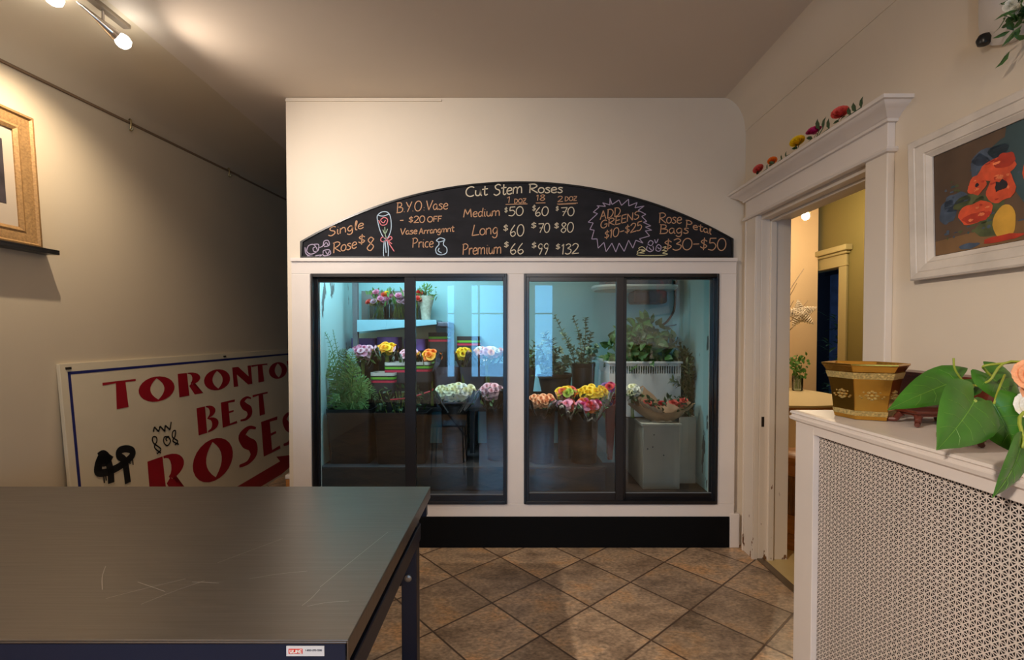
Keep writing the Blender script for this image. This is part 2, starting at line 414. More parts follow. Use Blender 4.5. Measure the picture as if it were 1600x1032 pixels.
# cooler front wall (cream) with two door openings
YT = 2.96
def X_(px): return P(px, 523, YT).x
def Z_(py, Y=YT): return P(800, py, Y).z
OX = [X_(487), X_(792), X_(819), X_(1122)]
OZ0, OZ1 = Z_(787.5), Z_(428)
WX0 = P(448, 300, YB).x
mb = MB()
mb.box(WX0, OX[0], YB, YB + .1, -.01, ZC + .005).box(OX[3], XR + .01, YB, YB + .1, -.01, ZC + .005).box(OX[1], OX[2], YB, YB + .1, OZ0, OZ1)
mb.box(OX[0], OX[3], YB, YB + .1, OZ1, ZC + .005).box(OX[0], OX[3], YB, YB + .1, -.01, OZ0)
structure(mb.build('wall_back', M_wall))
structure(MB().box(WX0, P(690, 200, YB).x, YB - .007, YB, Z_(159, YB), Z_(156, YB) + .0).build('trim_3', M_wall))
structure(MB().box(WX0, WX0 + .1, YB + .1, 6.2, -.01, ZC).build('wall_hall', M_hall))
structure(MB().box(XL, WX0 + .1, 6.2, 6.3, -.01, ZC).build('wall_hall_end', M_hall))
# cooler interior
CX0, CX1, CY, CF, CZ = -1.307, 1.325, 3.9, 0.285, 2.1
structure(MB().box(WX0 + .1, CX0, YB + .1, CY, 0, CZ).build('wall_cooler_left', M_cyan))
structure(MB().box(CX1, XR, YB + .1, CY, 0, CZ).build('wall_cooler_right', M_cyan))
structure(MB().box(WX0 + .1, XR, CY, CY + .08, 0, CZ).build('wall_cooler_back', M_cyanback))
structure(MB().box(WX0 + .1, XR, YB + .1, CY + .08, CZ, CZ + .08).build('ceiling_cooler', M_cyanback))
M_cfloor = mat('cooler_floor', S(46, 38, 36), 0.4, var=0.3, scale=9)
structure(MB().box(CX0, CX1, YB + .1, CY, CF - .05, CF).build('floor_cooler', M_cfloor))

# ------------------------------------------------------------------ display cooler front
ck = thing('display_cooler', 'built-in flower cooler with black framed sliding glass doors in white surround', 'cooler', ((OX[0]+OX[3])/2, YT, 0))
e0, e1 = X_(456), X_(1150)
zt, zb = Z_(403.5), Z_(808)
mb = MB()
mb.box(e0, OX[0], YT, YB, OZ0, OZ1).box(OX[3], e1, YT, YB, OZ0, OZ1).box(OX[1], OX[2], YT, YB, OZ0, OZ1)
mb.box(e0, e1, YT, YB, OZ1, zt).box(e0, e1, YT, YB, zb, OZ0)
mb.build('surround', M_trim, ck, bevel=.003)
mb = MB()                                             # raised bead round the surround
for a, b in ((e0 + .03, OX[0] - .006), (OX[3] + .006, e1 - .03)):
    mb.box(a if a > 0 else b - .012, (a + .006) if a > 0 else b, YT - .004, YT, OZ0, OZ1)
mb.box(e0 + .0, e1, YT - .014, YT, zt - .022, zt)
mb.build('bead', M_trim, ck, bevel=.002)
MB().box(WX0, X_(1142), YT - .005, YB, 0.001, zb).build('kick_board', M_kick, ck, bevel=.003)
M_alum = mat('black_aluminium', S(20, 19, 22), 0.28, metal=0.0, spec=0.6)
tr = MB()
for a, b in ((OX[0], OX[1]), (OX[2], OX[3])):
    t = .012
    tr.box(a, a+t, YT - .012, YB + .06, OZ0, OZ1).box(b-t, b, YT - .012, YB + .06, OZ0, OZ1).box(a+t, b-t, YT - .012, YB + .06, OZ1 - .022, OZ1).box(a+t, b-t, YT - .016, YB + .06, OZ0, OZ0 + .02)
tr.build('track_frame', M_alum, ck, bevel=.002)
def door(px0, gx0, gx1, px1, gy0, gy1, yf, nm):
    # px0..px1 outer, gx/gy glass rectangle; yf = front face Y
    f = lambda px: P(px, 523, yf).x
    z0, z1 = P(800, gy1, yf).z, P(800, gy0, yf).z
    zo0, zo1 = OZ0 + .018, OZ1 - .018
    x0, x1, g0, g1 = f(px0), f(px1), f(gx0), f(gx1)
    mb = MB().box(x0, g0, yf, yf + .028, zo0, zo1).box(g1, x1, yf, yf + .028, zo0, zo1).box(g0, g1, yf, yf + .028, z1, zo1).box(g0, g1, yf, yf + .028, zo0, z0)
    d = mb.build('door', M_alum, ck, bevel=.002, label=nm)
    MB().box(g0, g1, yf + .011, yf + .016, z0, z1).build('glass_pane', M_glass, d)
    r_ = .004
    MB().box(g0, g1, yf + .006, yf + .011, z0, z0 + r_).build('gasket', mat('grey_gasket', S(120, 126, 130), 0.4), d)
door(490.5, 497.5, 632, 645, 441.5, 775.5, YT + .035, 'left sliding door of the left pair')
door(632, 649, 786, 790, 439, 774, YT - .006, 'right sliding door of the left pair')
door(822, 827, 963, 975, 440, 771, YT - .006, 'left sliding door of the right pair')
door(964, 979, 1114, 1120, 437, 771.5, YT + .035, 'right sliding door of the right pair')
structure(MB().box(X_(1143), X_(1158), YT - .005, YB, 0.0, Z_(803)).build('baseboard_back', M_trim, bevel=.004))

# ------------------------------------------------------------------ chalkboard
YBD = 2.985
bx = lambda px: P(px, 523, YBD).x
bz = lambda py: P(800, py, YBD).z
cx_, half = 811.0, 336.5
rad = 663.0; ycen = 284 + rad
def arch(inset=0.0, n=48):
    pts = [(471 + inset, 403.5 - inset)]
    a0 = math.asin((cx_ - 471 - inset) / rad); a1 = math.asin((1144 - inset - cx_) / rad)
    for i in range(n + 1):
        a = -a0 + (a0 + a1)*i/n
        pts.append((cx_ + (rad - inset)*math.sin(a), ycen - (rad - inset)*math.cos(a)))
    pts += [(1144 - inset, 403.5 - inset)]
    return pts
bd = thing('chalkboard', 'arched black chalkboard with hand-lettered rose prices above cooler doors', 'chalkboard', P(807, 403, YBD))
fnB = lambda u, v, d: P(u, v, d) if False else Vector((bx(u), d, bz(v)))
M_chalk = mat('chalkboard_black', S(42, 42, 46), 0.9, spec=.15, var=0.25, scale=6, stretch=(1, 1, 2.5))
MB().prism(arch(1.5), fnB, YBD, YB).build('board', M_chalk, bd)
o_, i_ = arch(0), arch(2.6)
mb = MB(); n = len(o_)
for k in range(n):
    a, b = k, (k+1) % n
    q = [fnB(*o_[a], YBD-.008), fnB(*o_[b], YBD-.008), fnB(*i_[b], YBD-.008), fnB(*i_[a], YBD-.008)]
    qb = [Vector((p.x, YBD + .014, p.z)) for p in q]
    mb.add(q + qb, [(0,1,2,3), (0,4,5,1), (2,6,7,3), (1,5,6,2), (3,7,4,0)])
mb.build('frame', M_black, bd)

# single-stroke hand lettering
def el(cx, cy, rx, ry, a0=90, a1=450, n=14): return [(cx + rx*math.cos(R(a0+(a1-a0)*i/n)), cy + ry*math.sin(R(a0+(a1-a0)*i/n))) for i in range(n+1)]
G = {
 'C': (.7, [el(.42,.5,.36,.5,50,310)]), 'u': (.55, [[(.08,.6),(.08,.2),(.2,.02),(.38,.1),(.46,.6)],[(.46,.6),(.46,.1),(.56,.0)]]),
 't': (.42, [[(.2,.95),(.2,.15),(.3,.0),(.42,.1)],[(.0,.62),(.42,.66)]]), 'S': (.6, [[(.55,.88),(.35,1),(.12,.85),(.2,.6),(.45,.45),(.5,.18),(.25,0),(.02,.14)]]),
 'e': (.5, [[(.08,.3),(.42,.36),(.38,.55),(.22,.6),(.07,.4),(.1,.1),(.28,.0),(.46,.1)]]),
 'm': (.85, [[(.06,.6),(.06,0)],[(.06,.4),(.2,.6),(.36,.5),(.38,0)],[(.38,.4),(.54,.6),(.7,.5),(.74,0)]]),
 'R': (.7, [[(.12,0),(.12,1)],[(.02,.95),(.4,1),(.62,.78),(.4,.55),(.14,.5)],[(.14,.5),(.7,0)]]),
 'o': (.5, [el(.25,.3,.21,.29)]), 's': (.42, [[(.38,.52),(.22,.6),(.08,.48),(.32,.26),(.34,.08),(.16,0),(.02,.1)]]),
 'M': (.9, [[(.05,0),(.15,.95)],[(.15,.95),(.42,.3)],[(.42,.3),(.68,.95)],[(.68,.95),(.8,0)]]),
 'd': (.55, [[(.42,.5),(.25,.6),(.06,.35),(.16,.02),(.36,.1),(.44,.4)],[(.48,1),(.44,.2),(.54,0)]]),
 'i': (.25, [[(.1,.58),(.12,.1),(.22,0)],[(.13,.78),(.13,.82)]]), 'L': (.65, [[(.2,1),(.05,.02)],[(.05,.02),(.65,.08)]]),
 'n': (.55, [[(.06,.6),(.06,0)],[(.06,.4),(.24,.6),(.42,.48),(.46,.0)]]),
 'g': (.55, [[(.42,.5),(.25,.6),(.07,.35),(.18,.05),(.38,.15),(.44,.55)],[(.44,.55),(.42,-.2),(.22,-.35),(.04,-.2)]]),
 'P': (.65, [[(.12,0),(.12,1)],[(.02,.92),(.35,1),(.58,.78),(.4,.5),(.12,.45)]]), 'r': (.42, [[(.08,.6),(.1,0)],[(.1,.38),(.24,.58),(.4,.54)]]),
 '1': (.3, [[(.04,.8),(.18,1)],[(.18,1),(.15,0)]]), 'D': (.7, [[(.1,0),(.1,1)],[(.02,1),(.4,.95),(.62,.55),(.42,.1),(.05,0)]]),
 'O': (.72, [el(.36,.5,.31,.5)]), 'Z': (.65, [[(.05,1),(.6,1)],[(.6,1),(.05,0)],[(.05,0),(.62,0)],[(.18,.52),(.5,.52)]]),
 '2': (.6, [[(.05,.8),(.25,1),(.5,.85),(.42,.5),(.05,.02)],[(.05,.02),(.6,.05)]]), '8': (.55, [[(.45,.85),(.27,1),(.1,.8),(.27,.55),(.48,.28),(.28,0),(.06,.22),(.27,.52),(.48,.85)]]),
 '$': (.5, [[(.44,.72),(.25,.85),(.08,.68),(.26,.5),(.44,.34),(.25,.15),(.04,.28)],[(.26,1.02),(.25,0)]]),
 '5': (.55, [[(.5,1),(.12,.98)],[(.12,.98),(.1,.58)],[(.1,.58),(.35,.62),(.5,.35),(.32,.02),(.03,.08)]]),
 '0': (.62, [el(.3,.5,.26,.5)]), '6': (.55, [[(.38,1),(.12,.55),(.08,.2),(.26,0),(.46,.18),(.34,.42),(.1,.3)]]),
 '7': (.58, [[(.03,.95),(.55,.97)],[(.55,.97),(.22,0)],[(.16,.5),(.5,.52)]]), '9': (.5, [[(.44,.85),(.25,1),(.07,.78),(.22,.55),(.42,.68),(.45,.9)],[(.45,.9),(.36,.4),(.2,0)]]),
 '3': (.52, [[(.06,.88),(.28,1),(.44,.8),(.2,.55)],[(.2,.55),(.48,.4),(.42,.1),(.2,0),(.02,.12)]]),
 'A': (.7, [[(.05,0),(.32,1)],[(.32,1),(.62,0)],[(.12,.36),(.56,.38)]]), 'G': (.72, [el(.38,.5,.33,.5,45,330),[(.66,.3),(.66,.45)],[(.4,.45),(.68,.45)]]),
 'E': (.58, [[(.1,1),(.1,0)],[(.08,1),(.55,1)],[(.1,.52),(.48,.52)],[(.1,0),(.56,0)]]), 'N': (.68, [[(.08,0),(.08,1)],[(.08,1),(.58,0)],[(.58,0),(.58,1)]]),
 'B': (.65, [[(.1,0),(.12,1)],[(.02,1),(.42,.95),(.45,.65),(.14,.54)],[(.14,.54),(.58,.42),(.5,.06),(.04,0)]]),
 'Y': (.6, [[(.04,1),(.28,.5)],[(.56,1),(.2,0)]]), 'V': (.62, [[(.04,1),(.28,0)],[(.28,0),(.6,1)]]), 'a': (.52, [[(.4,.52),(.22,.6),(.06,.35),(.16,.03),(.34,.12),(.42,.55)],[(.42,.55),(.42,.1),(.52,0)]]),
 'F': (.55, [[(.1,1),(.1,0)],[(.08,1),(.52,1)],[(.1,.54),(.45,.54)]]), 'l': (.25, [[(.1,.3),(.2,.85),(.13,1),(.08,.6),(.12,.05),(.24,0)]]),
 'c': (.46, [el(.26,.3,.2,.29,50,310)]), '-': (.5, [[(.06,.42),(.44,.44)]]), '.': (.2, [[(.08,.02),(.11,.05)]]), ':': (.2, [[(.08,.1),(.1,.14)],[(.08,.5),(.1,.54)]]),
 'I': (.25, [[(.12,1),(.12,0)]]), 'U': (.65, [[(.08,1),(.08,.3),(.3,0),(.52,.3),(.52,1)]]), "'": (.15, [[(.08,1),(.06,.8)]]), ' ': (.35, []), '4': (.55, [[(.35,1),(.05,.35)],[(.05,.35),(.5,.35)],[(.4,.6),(.4,0)]]),
}
def ribbon(mb, pts, wd, fn, d):
    n = len(pts); L_, R_ = [], []
    for i in range(n):
        ax, ay = pts[max(i-1,0)]; bx_, by_ = pts[min(i+1,n-1)]
        tx, ty = bx_-ax, by_-ay; l = math.hypot(tx, ty) or 1
        nx, ny = -ty/l*wd/2, tx/l*wd/2
        L_.append((pts[i][0]+nx, pts[i][1]+ny)); R_.append((pts[i][0]-nx, pts[i][1]-ny))
    vs = [fn(*p, d) for p in L_] + [fn(*p, d) for p in R_]
    mb.add(vs, [(i, i+1, n+i+1, n+i) for i in range(n-1)])
def sm2(pts, k=4):
    if len(pts) < 3: return pts
    return [(p.x, p.y) for p in smooth_path([(a, b, 0) for a, b in pts], k)]
def write(mb, text, x0, y0, x1, y1, h, wd, fn=fnB, d=YBD - .0025, down=True):
    tw = sum(G[c][0] for c in text); sx = math.hypot(x1-x0, y1-y0)/tw
    ux, uy = (x1-x0)/(sx*tw), (y1-y0)/(sx*tw); sg = -1 if down else 1
    cur = 0
    for c in text:
        gw, st = G[c]
        for s_ in st:
            pts = [(x0 + ux*(cur+a)*sx - uy*b*h*(-sg)*0 + b*h*0.06, y0 + uy*(cur+a)*sx + sg*b*h) for a, b in sm2(s_)]
            ribbon(mb, pts, wd, fn, d)
        cur += gw
cream = mat('chalk_cream', S(214, 202, 178), 0.9, var=0.12, scale=220)
orange = mat('chalk_orange', S(200, 156, 122), 0.9, var=0.12, scale=220)
white = mat('chalk_white', S(232, 228, 226), 0.9, var=0.12, scale=220)
pink = mat('chalk_pink', S(224, 130, 140), 0.9, var=0.12, scale=220)
lilac = mat('chalk_lilac', S(180, 166, 192), 0.9, var=0.12, scale=220)
blue = mat('chalk_blue', S(190, 212, 232), 0.9, var=0.12, scale=220)
def lettering(m_, items, wd=1.7):
    for it in items:
        mb = MB(); write(mb, *it, wd*.86); mb.build('chalk_lettering', m_, bd)
def strokes(m_, lines, wd=1.3, ox=0, oy=0, sc_=1.0, sm=True):
    mb = MB()
    for l in lines:
        pts = [(ox + a*sc_, oy + b*sc_) for a, b in l]
        ribbon(mb, sm2(pts) if sm else pts, wd, fnB, YBD - .0025)
    return mb.build('chalk_drawing', m_, bd)
lettering(cream, [('Cut',727,308,762,305,15),('Stem',771,306,817,302,17),('Roses',825,302,879,301.5,14)], 2.1)
lettering(orange, [('1',791,317.5,799,317,9.5),('DOZ',803,318,822,317,6.5),('18',837,314,852,313.5,9),('2',870,316,879,315.5,9),('DOZ',881.5,314.5,901,313.5,6.5)], 1.4)
strokes(orange, [[(790,319.8),(824,319)],[(837,317.6),(852,317.3)],[(870,319.2),(902,317.6)],[(872,319.9),(899,318.6)]], 1.2)
lettering(orange, [('Medium',724,340,782,337.5,13.5),('Long',737,369,779,365.5,17),('Premium',722,398.5,784,396.5,17)], 1.7)
lettering(cream, [('$',788,333,793,333,9),('50',794,338,818,337,14),('$',831,331,837,330,10),('60',835,338.5,857,337,14),('$',867.5,330.5,872.5,330,8),('70',875,338,897,337.5,13.5),
 ('$',786,362,794,362,11),('60',796,370,819,369,18),('$',829,358,838,357,10),('70',840,364,859,363.5,14.5),('$',865,358,873,358,10),('80',875,364,896,363,15.5),
 ('$',787,388,795,387,10),('66',796,398,819,397,17),('$',830,389,838,388,10),('99',839,399,857,398,17.5),('$',867.5,391,875,390,9.5),('132',876,398,904,396.5,16)], 1.7)
lettering(orange, [('Single',514,370,570,356.5,14),('Rose',520.5,396.5,559,387.5,16.5),('$',560,383,572,382,16),('8',573,393,586,391,21)], 1.8)
lettering(orange, [('B.Y.O',620,333,660,329.5,15.5),(':',661,330,666,330,10),('Vase',666,329,701,327,15),('-',625,349,632,349,10),('$20',639,349,665,348,10.5),('OFF',668,347.5,691,346.5,8.5),
 ('Vase',626,367.5,653,365.5,10),('Arrangmnt',655,366.5,710,362,9.5),('Price',644,387.5,678,386.5,15)], 1.6)
lettering(orange, [('ADD',936,344,969,337,13.5),('GREENS',937,358,998,341.5,12),('$10-$25',943,375,1002,359.5,14)], 1.6)
lettering(orange, [('Rose',1027,349,1064,349.5,16),('Petal',1069,354.5,1110,366.5,11),('Bags',1028.5,365.5,1075,365,14),('$30',1035,392,1081,390.5,18),('-',1080,389,1092,389,17),('$50',1091.5,391,1133.5,392,19)], 1.7)
st = [(720,178),(735,222),(782,190),(800,228),(848,185),(850,232),(908,208),(893,245),(957,232),(915,262),(968,290),(940,305),(975,340),(950,345),(1003,370),(965,378),(1010,400),(965,405),(995,440),(925,460),(950,490),(900,470),(880,525),(850,470),(820,548),(785,490),(762,552),(735,490),(695,550),(680,485),(640,525),(632,460),(595,462),(612,400),(582,395),(605,350),(570,345),(635,285),(605,275),(645,240),(630,230),(690,235),(670,210),(720,225),(720,178)]
strokes(lilac, [[a, b] for a, b in zip(st, st[1:])], 1.2, 790, 270, .225, sm=False)
q = .2125
strokes(blue, [[(620,310),(615,340),(640,440),(680,490),(715,420),(712,330),(690,292),(650,290),(622,312),(660,320),(700,305)],[(665,500),(660,610),(690,625),(695,560),(685,500)],[(672,500),(678,590)]], 1.3, 460, 270, q)
strokes(pink, [[(625,350),(645,385),(680,380),(690,345),(665,330),(640,350),(660,370),(675,350)],[(685,490),(650,475),(640,500),(665,510),(685,492),(710,470),(722,485),(700,500),(685,492)],[(688,500),(712,540),(738,580)],[(690,500),(722,525)]], 1.4, 460, 270, q)
strokes(mat('chalk_green', S(170,196,170), .9, var=.12, scale=220), [[(670,400),(672,450),(680,480)],[(655,420),(672,450),(690,415)]], 1.2, 460, 270, q)
strokes(blue, [[(1045,500),(1075,480),(1110,495),(1070,510),(1045,500)],[(1062,510),(1065,530),(1042,560),(1050,595),(1085,605),(1120,590),(1122,555),(1098,530),(1105,500)],[(1068,555),(1060,575),(1085,592)]], 1.4, 460, 270, q)
strokes(lilac, [[(85,550),(95,600),(150,612),(200,605)],[(105,545),(98,580),(130,600),(175,575),(150,530),(115,535),(105,550)],[(165,545),(145,555),(150,580),(180,575),(185,530),(150,528)],[(100,612),(160,612)],[(180,555),(215,540),(225,505),(255,500),(262,535),(225,545)],[(220,540),(240,515),(255,535)],[(175,625),(215,600),(220,575),(262,568),(270,600),(225,612),(215,595)],[(235,580),(250,600),(262,580)]], 1.3, 460, 270, q)
strokes(lilac, [[(985,490),(1000,472),(1020,485),(1005,508),(982,495)],[(980,510),(975,535),(1000,550),(1022,535),(1018,510)],[(1040,520),(1055,500),(1075,515),(1065,545),(1040,540),(1042,515)],[(990,520),(1010,540)],[(1050,520),(1065,530)],[(1030,465),(1040,490),(1055,462)]], 1.3, 790, 270, .225)
strokes(mat('chalk_pale_yellow', S(214,206,160), .9, var=.12, scale=220), [[(960,560),(910,555),(935,535),(965,545),(915,560),(925,575),(1080,575),(1120,565),(1085,560),(1115,545),(1080,540)],[(960,545),(920,530),(945,515),(975,540)],[(1085,520),(1110,515),(1090,540)]], 1.1, 790, 270, .225)

# ------------------------------------------------------------------ doorway to the side room (right wall)
XF = XR - .03
dw = structure(MB().box(XF, XR, 2.80, 2.932, 0, DZ + .01).box(XF - .006, XF, 2.915, 2.932, 0, DZ).box(XF - .006, XF, 2.80, 2.812, 0, DZ).build('door_1', M_chip, bevel=.004))
MB().box(XF, XR, 1.829, 1.944, 0, DZ + .01).build('casing', M_chip, dw, bevel=.004)
mb = MB().box(XR, T + .01, D1 - .015, D1 + .001, 0, DZ).box(XR, T + .01, D0 - .001, D0 + .012, 0, DZ).box(XR, T + .01, D0, D1, DZ - .015, DZ + .001)
mb.box(XR + .05, XR + .085, D1 - .03, D1 - .015, 0, DZ).box(XR + .05, XR + .085, D0 + .012, D0 + .024, 0, DZ).box(XR + .05, XR + .085, D0, D1, DZ - .03, DZ - .015)
mb.build('jamb', M_chip, dw, bevel=.003)
# header: fillet, frieze board, crown
def sweep_header(prof, ya, yb, x):       # prof: (out, z); returns along Y with side returns
    mb = MB()
    rings = []
    rings.append([Vector((XR, ya + 0, z)) for o_, z in prof])
    rings.append([Vector((XR, ya - o_, z)) for o_, z in prof])
    rings.append([Vector((x - o_, ya - o_, z)) for o_, z in prof])
    rings.append([Vector((x - o_, yb + o_, z)) for o_, z in prof])
    rings.append([Vector((XR, yb + o_, z)) for o_, z in prof])
    mb.loft(rings[1:], True, True)
    return mb
hd = MB().box(XF, XR, 1.829, 2.932, DZ + .01, 2.18).build('header', M_trim, dw, bevel=.003)
sweep_header([(0, 2.05), (.012, 2.052), (.017, 2.06), (.012, 2.07), (0, 2.072)], 1.829, 2.932, XF).build('fillet', M_trim, dw, smooth=True)
sweep_header([(0, 2.165), (.012, 2.166), (.014, 2.176), (.022, 2.18), (.03, 2.19), (.05, 2.202), (.068, 2.212), (.072, 2.218), (.082, 2.22), (.084, 2.233), (0, 2.233)], 1.829, 2.932, XF).build('crown', M_trim, dw, smooth=True, angle=30)
M_strike = mat('dark_metal', S(60, 52, 46), .4, metal=.6)
MB().box(XR + .012, XR + .028, D1 - .0165, D1 - .014, .80, .86).build('strike_plate', M_strike, dw)

# ------------------------------------------------------------------ side room
M_peach = mat('peach_wall_paint', S(236, 206, 164), .6, var=.03, scale=2)
M_olivew = mat('olive_wall_paint', S(112, 102, 54), .6, var=.03, scale=2)
M_yfloor = mat('yellow_tile', S(214, 190, 132), .35, var=.08, scale=5)
XB = 3.6
structure(MB().box(XR + .03, 5.6, 0.5, 6.3, -.06, 0.001).build('floor_side_room', M_yfloor))
structure(MB().box(XR - .005, XR + .035, D0, D1, 0, .008).build('trim_4', mat('threshold_metal', S(120, 104, 84), .35, metal=.5)))
structure(MB().box(T, 3.555, 5.5, 5.6, 0, ZC).build('wall_side_room_end', M_peach))
structure(MB().box(XB, XB + .1, 0.5, 5.18, 0, ZC).box(XB, XB + .1, 5.18, 6.3, 2.09, ZC).build('wall_side_room_right', M_olivew))
structure(MB().box(T, XB, 0.5, 0.6, 0, ZC).build('wall_side_room_front', M_olivew))
M_ocase = mat('olive_casing_paint', S(158, 146, 102), .5)
d2 = structure(MB().box(XB - .025, XB, 5.06, 5.18, 0, 2.10).box(XB - .025, XB, 5.06, 6.25, 2.10, 2.25).build('door_2', M_ocase, bevel=.004))
MB().box(XB - .08, XB, 5.0, 6.28, 2.25, 2.31).box(XB - .05, XB, 5.03, 6.26, 2.22, 2.25).box(XB - .035, XB, 5.05, 6.2, 2.09, 2.105).build('crown', M_ocase, d2, bevel=.012)
structure(MB().box(XB - .018, XB, 0.6, 5.06, .88, .93).build('trim_5', M_olivew, bevel=.004))
M_darkblue = mat('dusky_blue_curtain', S(34, 44, 66), .8, var=.6, scale=5)
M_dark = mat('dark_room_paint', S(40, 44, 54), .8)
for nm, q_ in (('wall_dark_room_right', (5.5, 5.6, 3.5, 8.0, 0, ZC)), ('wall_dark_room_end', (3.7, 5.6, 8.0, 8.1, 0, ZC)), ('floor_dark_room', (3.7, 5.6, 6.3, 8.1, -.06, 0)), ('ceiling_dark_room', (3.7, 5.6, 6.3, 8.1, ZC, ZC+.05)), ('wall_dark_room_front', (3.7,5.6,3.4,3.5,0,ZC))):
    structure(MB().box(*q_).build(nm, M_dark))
cur = MB(); n = 60
cur.loft([[Vector((5.3 + .03*math.sin(i*1.3) , 6.0 + 1.9*i/n, z)) for i in range(n+1)] for z in (.004, 2.335)], closed=False)
tag(cur.build('curtain', M_darkblue, smooth=True), 'dusky blue curtain in the dark room past the second doorway', 'curtain')
tag(MB().tube([(5.28, 5.9, 2.36), (5.28, 7.95, 2.36)], .025, 10).build('curtain_rod', M_black, smooth=True), 'black rod carrying the dusky blue curtain', 'curtain rod')
lamp('back_room_light', 'AREA', (4.0, 7.6, 2.0), 5, (.4, .6, 1), aim=(5.3, 7.0, 1.4), size=.5, size_y=.7)  # cool area light aimed at the curtain; no window built

# round table
tb = thing('round_table', 'round white-topped table with wooden edge in the yellow side room', 'table', (2.31, 4.6, 0))
M_cream = mat('cream_laminate', S(236, 220, 180), .35)
M_oak = mat('oak_edge', S(184, 124, 66), .4, var=.25, scale=8, stretch=(1, 1, 6))
EL = Matrix.Translation((2.37, 4.6, 0)) @ Matrix.Diagonal((.82, 1, 1, 1))
MB().lathe([(.0, .762), (.85, .762), (.852, .771), (.85, .78), (0, .78)], (0, 0, 0), 64).xf(EL).build('table_top', M_cream, tb, smooth=True)
MB().lathe([(.84, .728), (.856, .728), (.86, .745), (.856, .762), (.84, .762)], (0, 0, 0), 64, False, False).xf(EL).build('table_edge', M_oak, tb, smooth=True)
MB().lathe([(.30, 0), (.30, .03), (.10, .07), (.06, .15), (.08, .4), (.055, .65), (.2, .74)], (2.31, 4.6, 0), 24).build('pedestal', M_oak, tb, smooth=True)
# turned wooden plant stand just inside the doorway
ps = thing('pedestal_stand', 'turned wooden pedestal stand just inside the doorway', 'stand', (1.83, 3.02, 0))
MB().lathe([(.13, 0), (.135, .03), (.12, .05), (.125, .07), (.10, .09), (.11, .12), (.085, .15), (.075, .2)], (1.83, 3.02, 0), 24).build('base', M_oak, ps, smooth=True)
mb = MB(); rings = []
for z in (.2, .25, .42, .45):
    rr = .062 if z in (.25, .42) else .07
    rings.append([Vector((1.83 + (rr - .010*(j % 2))*math.cos(2*math.pi*j/28), 3.02 + (rr - .010*(j % 2))*math.sin(2*math.pi*j/28), z)) for j in range(28)])
mb.loft(rings); mb.build('fluted_column', mat('carved_oak', S(128, 86, 46), .4, var=.35, scale=14), ps)
MB().lathe([(.07, .45), (.1, .47), (.085, .49), (.075, .52), (.12, .55), (.13, .58), (.10, .60), (.0, .60)], (1.83, 3.02, 0), 24).build('capital', M_oak, ps, smooth=True)
# vase with twigs, star, glass jar plant on the table
tw = thing('twig_vase', 'tall glass vase of bare silvery twigs on round white table', 'vase', (2.36, 4.95, .78))
MB().lathe([(.05, .781), (.055, .80), (.06, 1.0), (.062, 1.22), (.058, 1.22), (.055, .81), (0, .805)], (2.36, 4.95, 0), 20, True, False).build('vase', M_vase, tw, smooth=True)
M_twig = mat('silvery_twig', S(116, 92, 70), .6, var=.3, scale=30)
rnd = random.Random(3)
mb = MB()
for px, py in ((1256, 420), (1245, 443), (1240, 470), (1232, 455), (1262, 470), (1228, 490), (1250, 500), (1222, 470)):
    e = P(px, py, 4.95 + rnd.uniform(-.06, .06)); b = Vector((2.36 + rnd.uniform(-.03, .03), 4.95 + rnd.uniform(-.03, .03), .82))
    m1 = b.lerp(e, .45) + Vector((rnd.uniform(-.03, .03), rnd.uniform(-.03, .03), .02)); m2 = b.lerp(e, .8) + Vector((rnd.uniform(-.02, .02), 0, 0))
    mb.tube(smooth_path([b, m1, m2, e], 4), [.0085 - .006*i/12 for i in range(13)], 5)
mb.build('twigs', M_twig, tw, smooth=True)
stc = P(1250, 491, 4.82)
mb = MB(); mb.mi = 1
sp_ = [(stc.x + (.165 if k % 2 == 0 else .062)*math.cos(R(100 + 36*k)), stc.z + (.165 if k % 2 == 0 else .062)*math.sin(R(100 + 36*k))*.82) for k in range(10)]
mb.prism(sp_, lambda u, v, d: Vector((u, d, v)), 4.815, 4.835); mb.mi = 0
for k in range(5):
    a = R(100 + 72*k)
    tip = stc + Vector((.185*math.cos(a), -.01, .185*math.sin(a)*.8))
    for s_ in range(7):
        f0 = s_/7
        c0 = stc.lerp(tip, f0*.95)
        wd = .075*(1-f0)+.008
        pa = Vector((-math.sin(a), 0, math.cos(a)))
        pts = [c0 + pa*wd*math.cos(R(t_)) + Vector((0, .03*(1-f0)*math.sin(R(t_)), 0)) for t_ in range(0, 361, 45)]
        mb.tube(pts, .0065, 5)
    for u in (-.06, -.03, 0, .03, .06):
        mb.tube([stc + Vector((-math.sin(a)*u, -.02, math.cos(a)*u)), tip], .004, 5)
tag(mb.build('woven_star', [mat('whitewashed_wicker', S(226, 212, 192), .7, var=.2, scale=40), mat('brown_wicker', S(92, 70, 52), .8)]), 'woven white wicker star hung on the twigs in side room', 'star ornament')
jc = P(1246, 602, 4.78); jc = Vector((jc.x, jc.y, .78))
jr = thing('plant_jar', 'small glass jar with a green trailing plant on round table', 'plant jar', jc)
MB().lathe([(.045, .001), (.05, .01), (.052, .15), (.045, .155), (.045, .012), (0, .01)], jc, 18, True, False).build('jar', M_vase, jr, smooth=True)
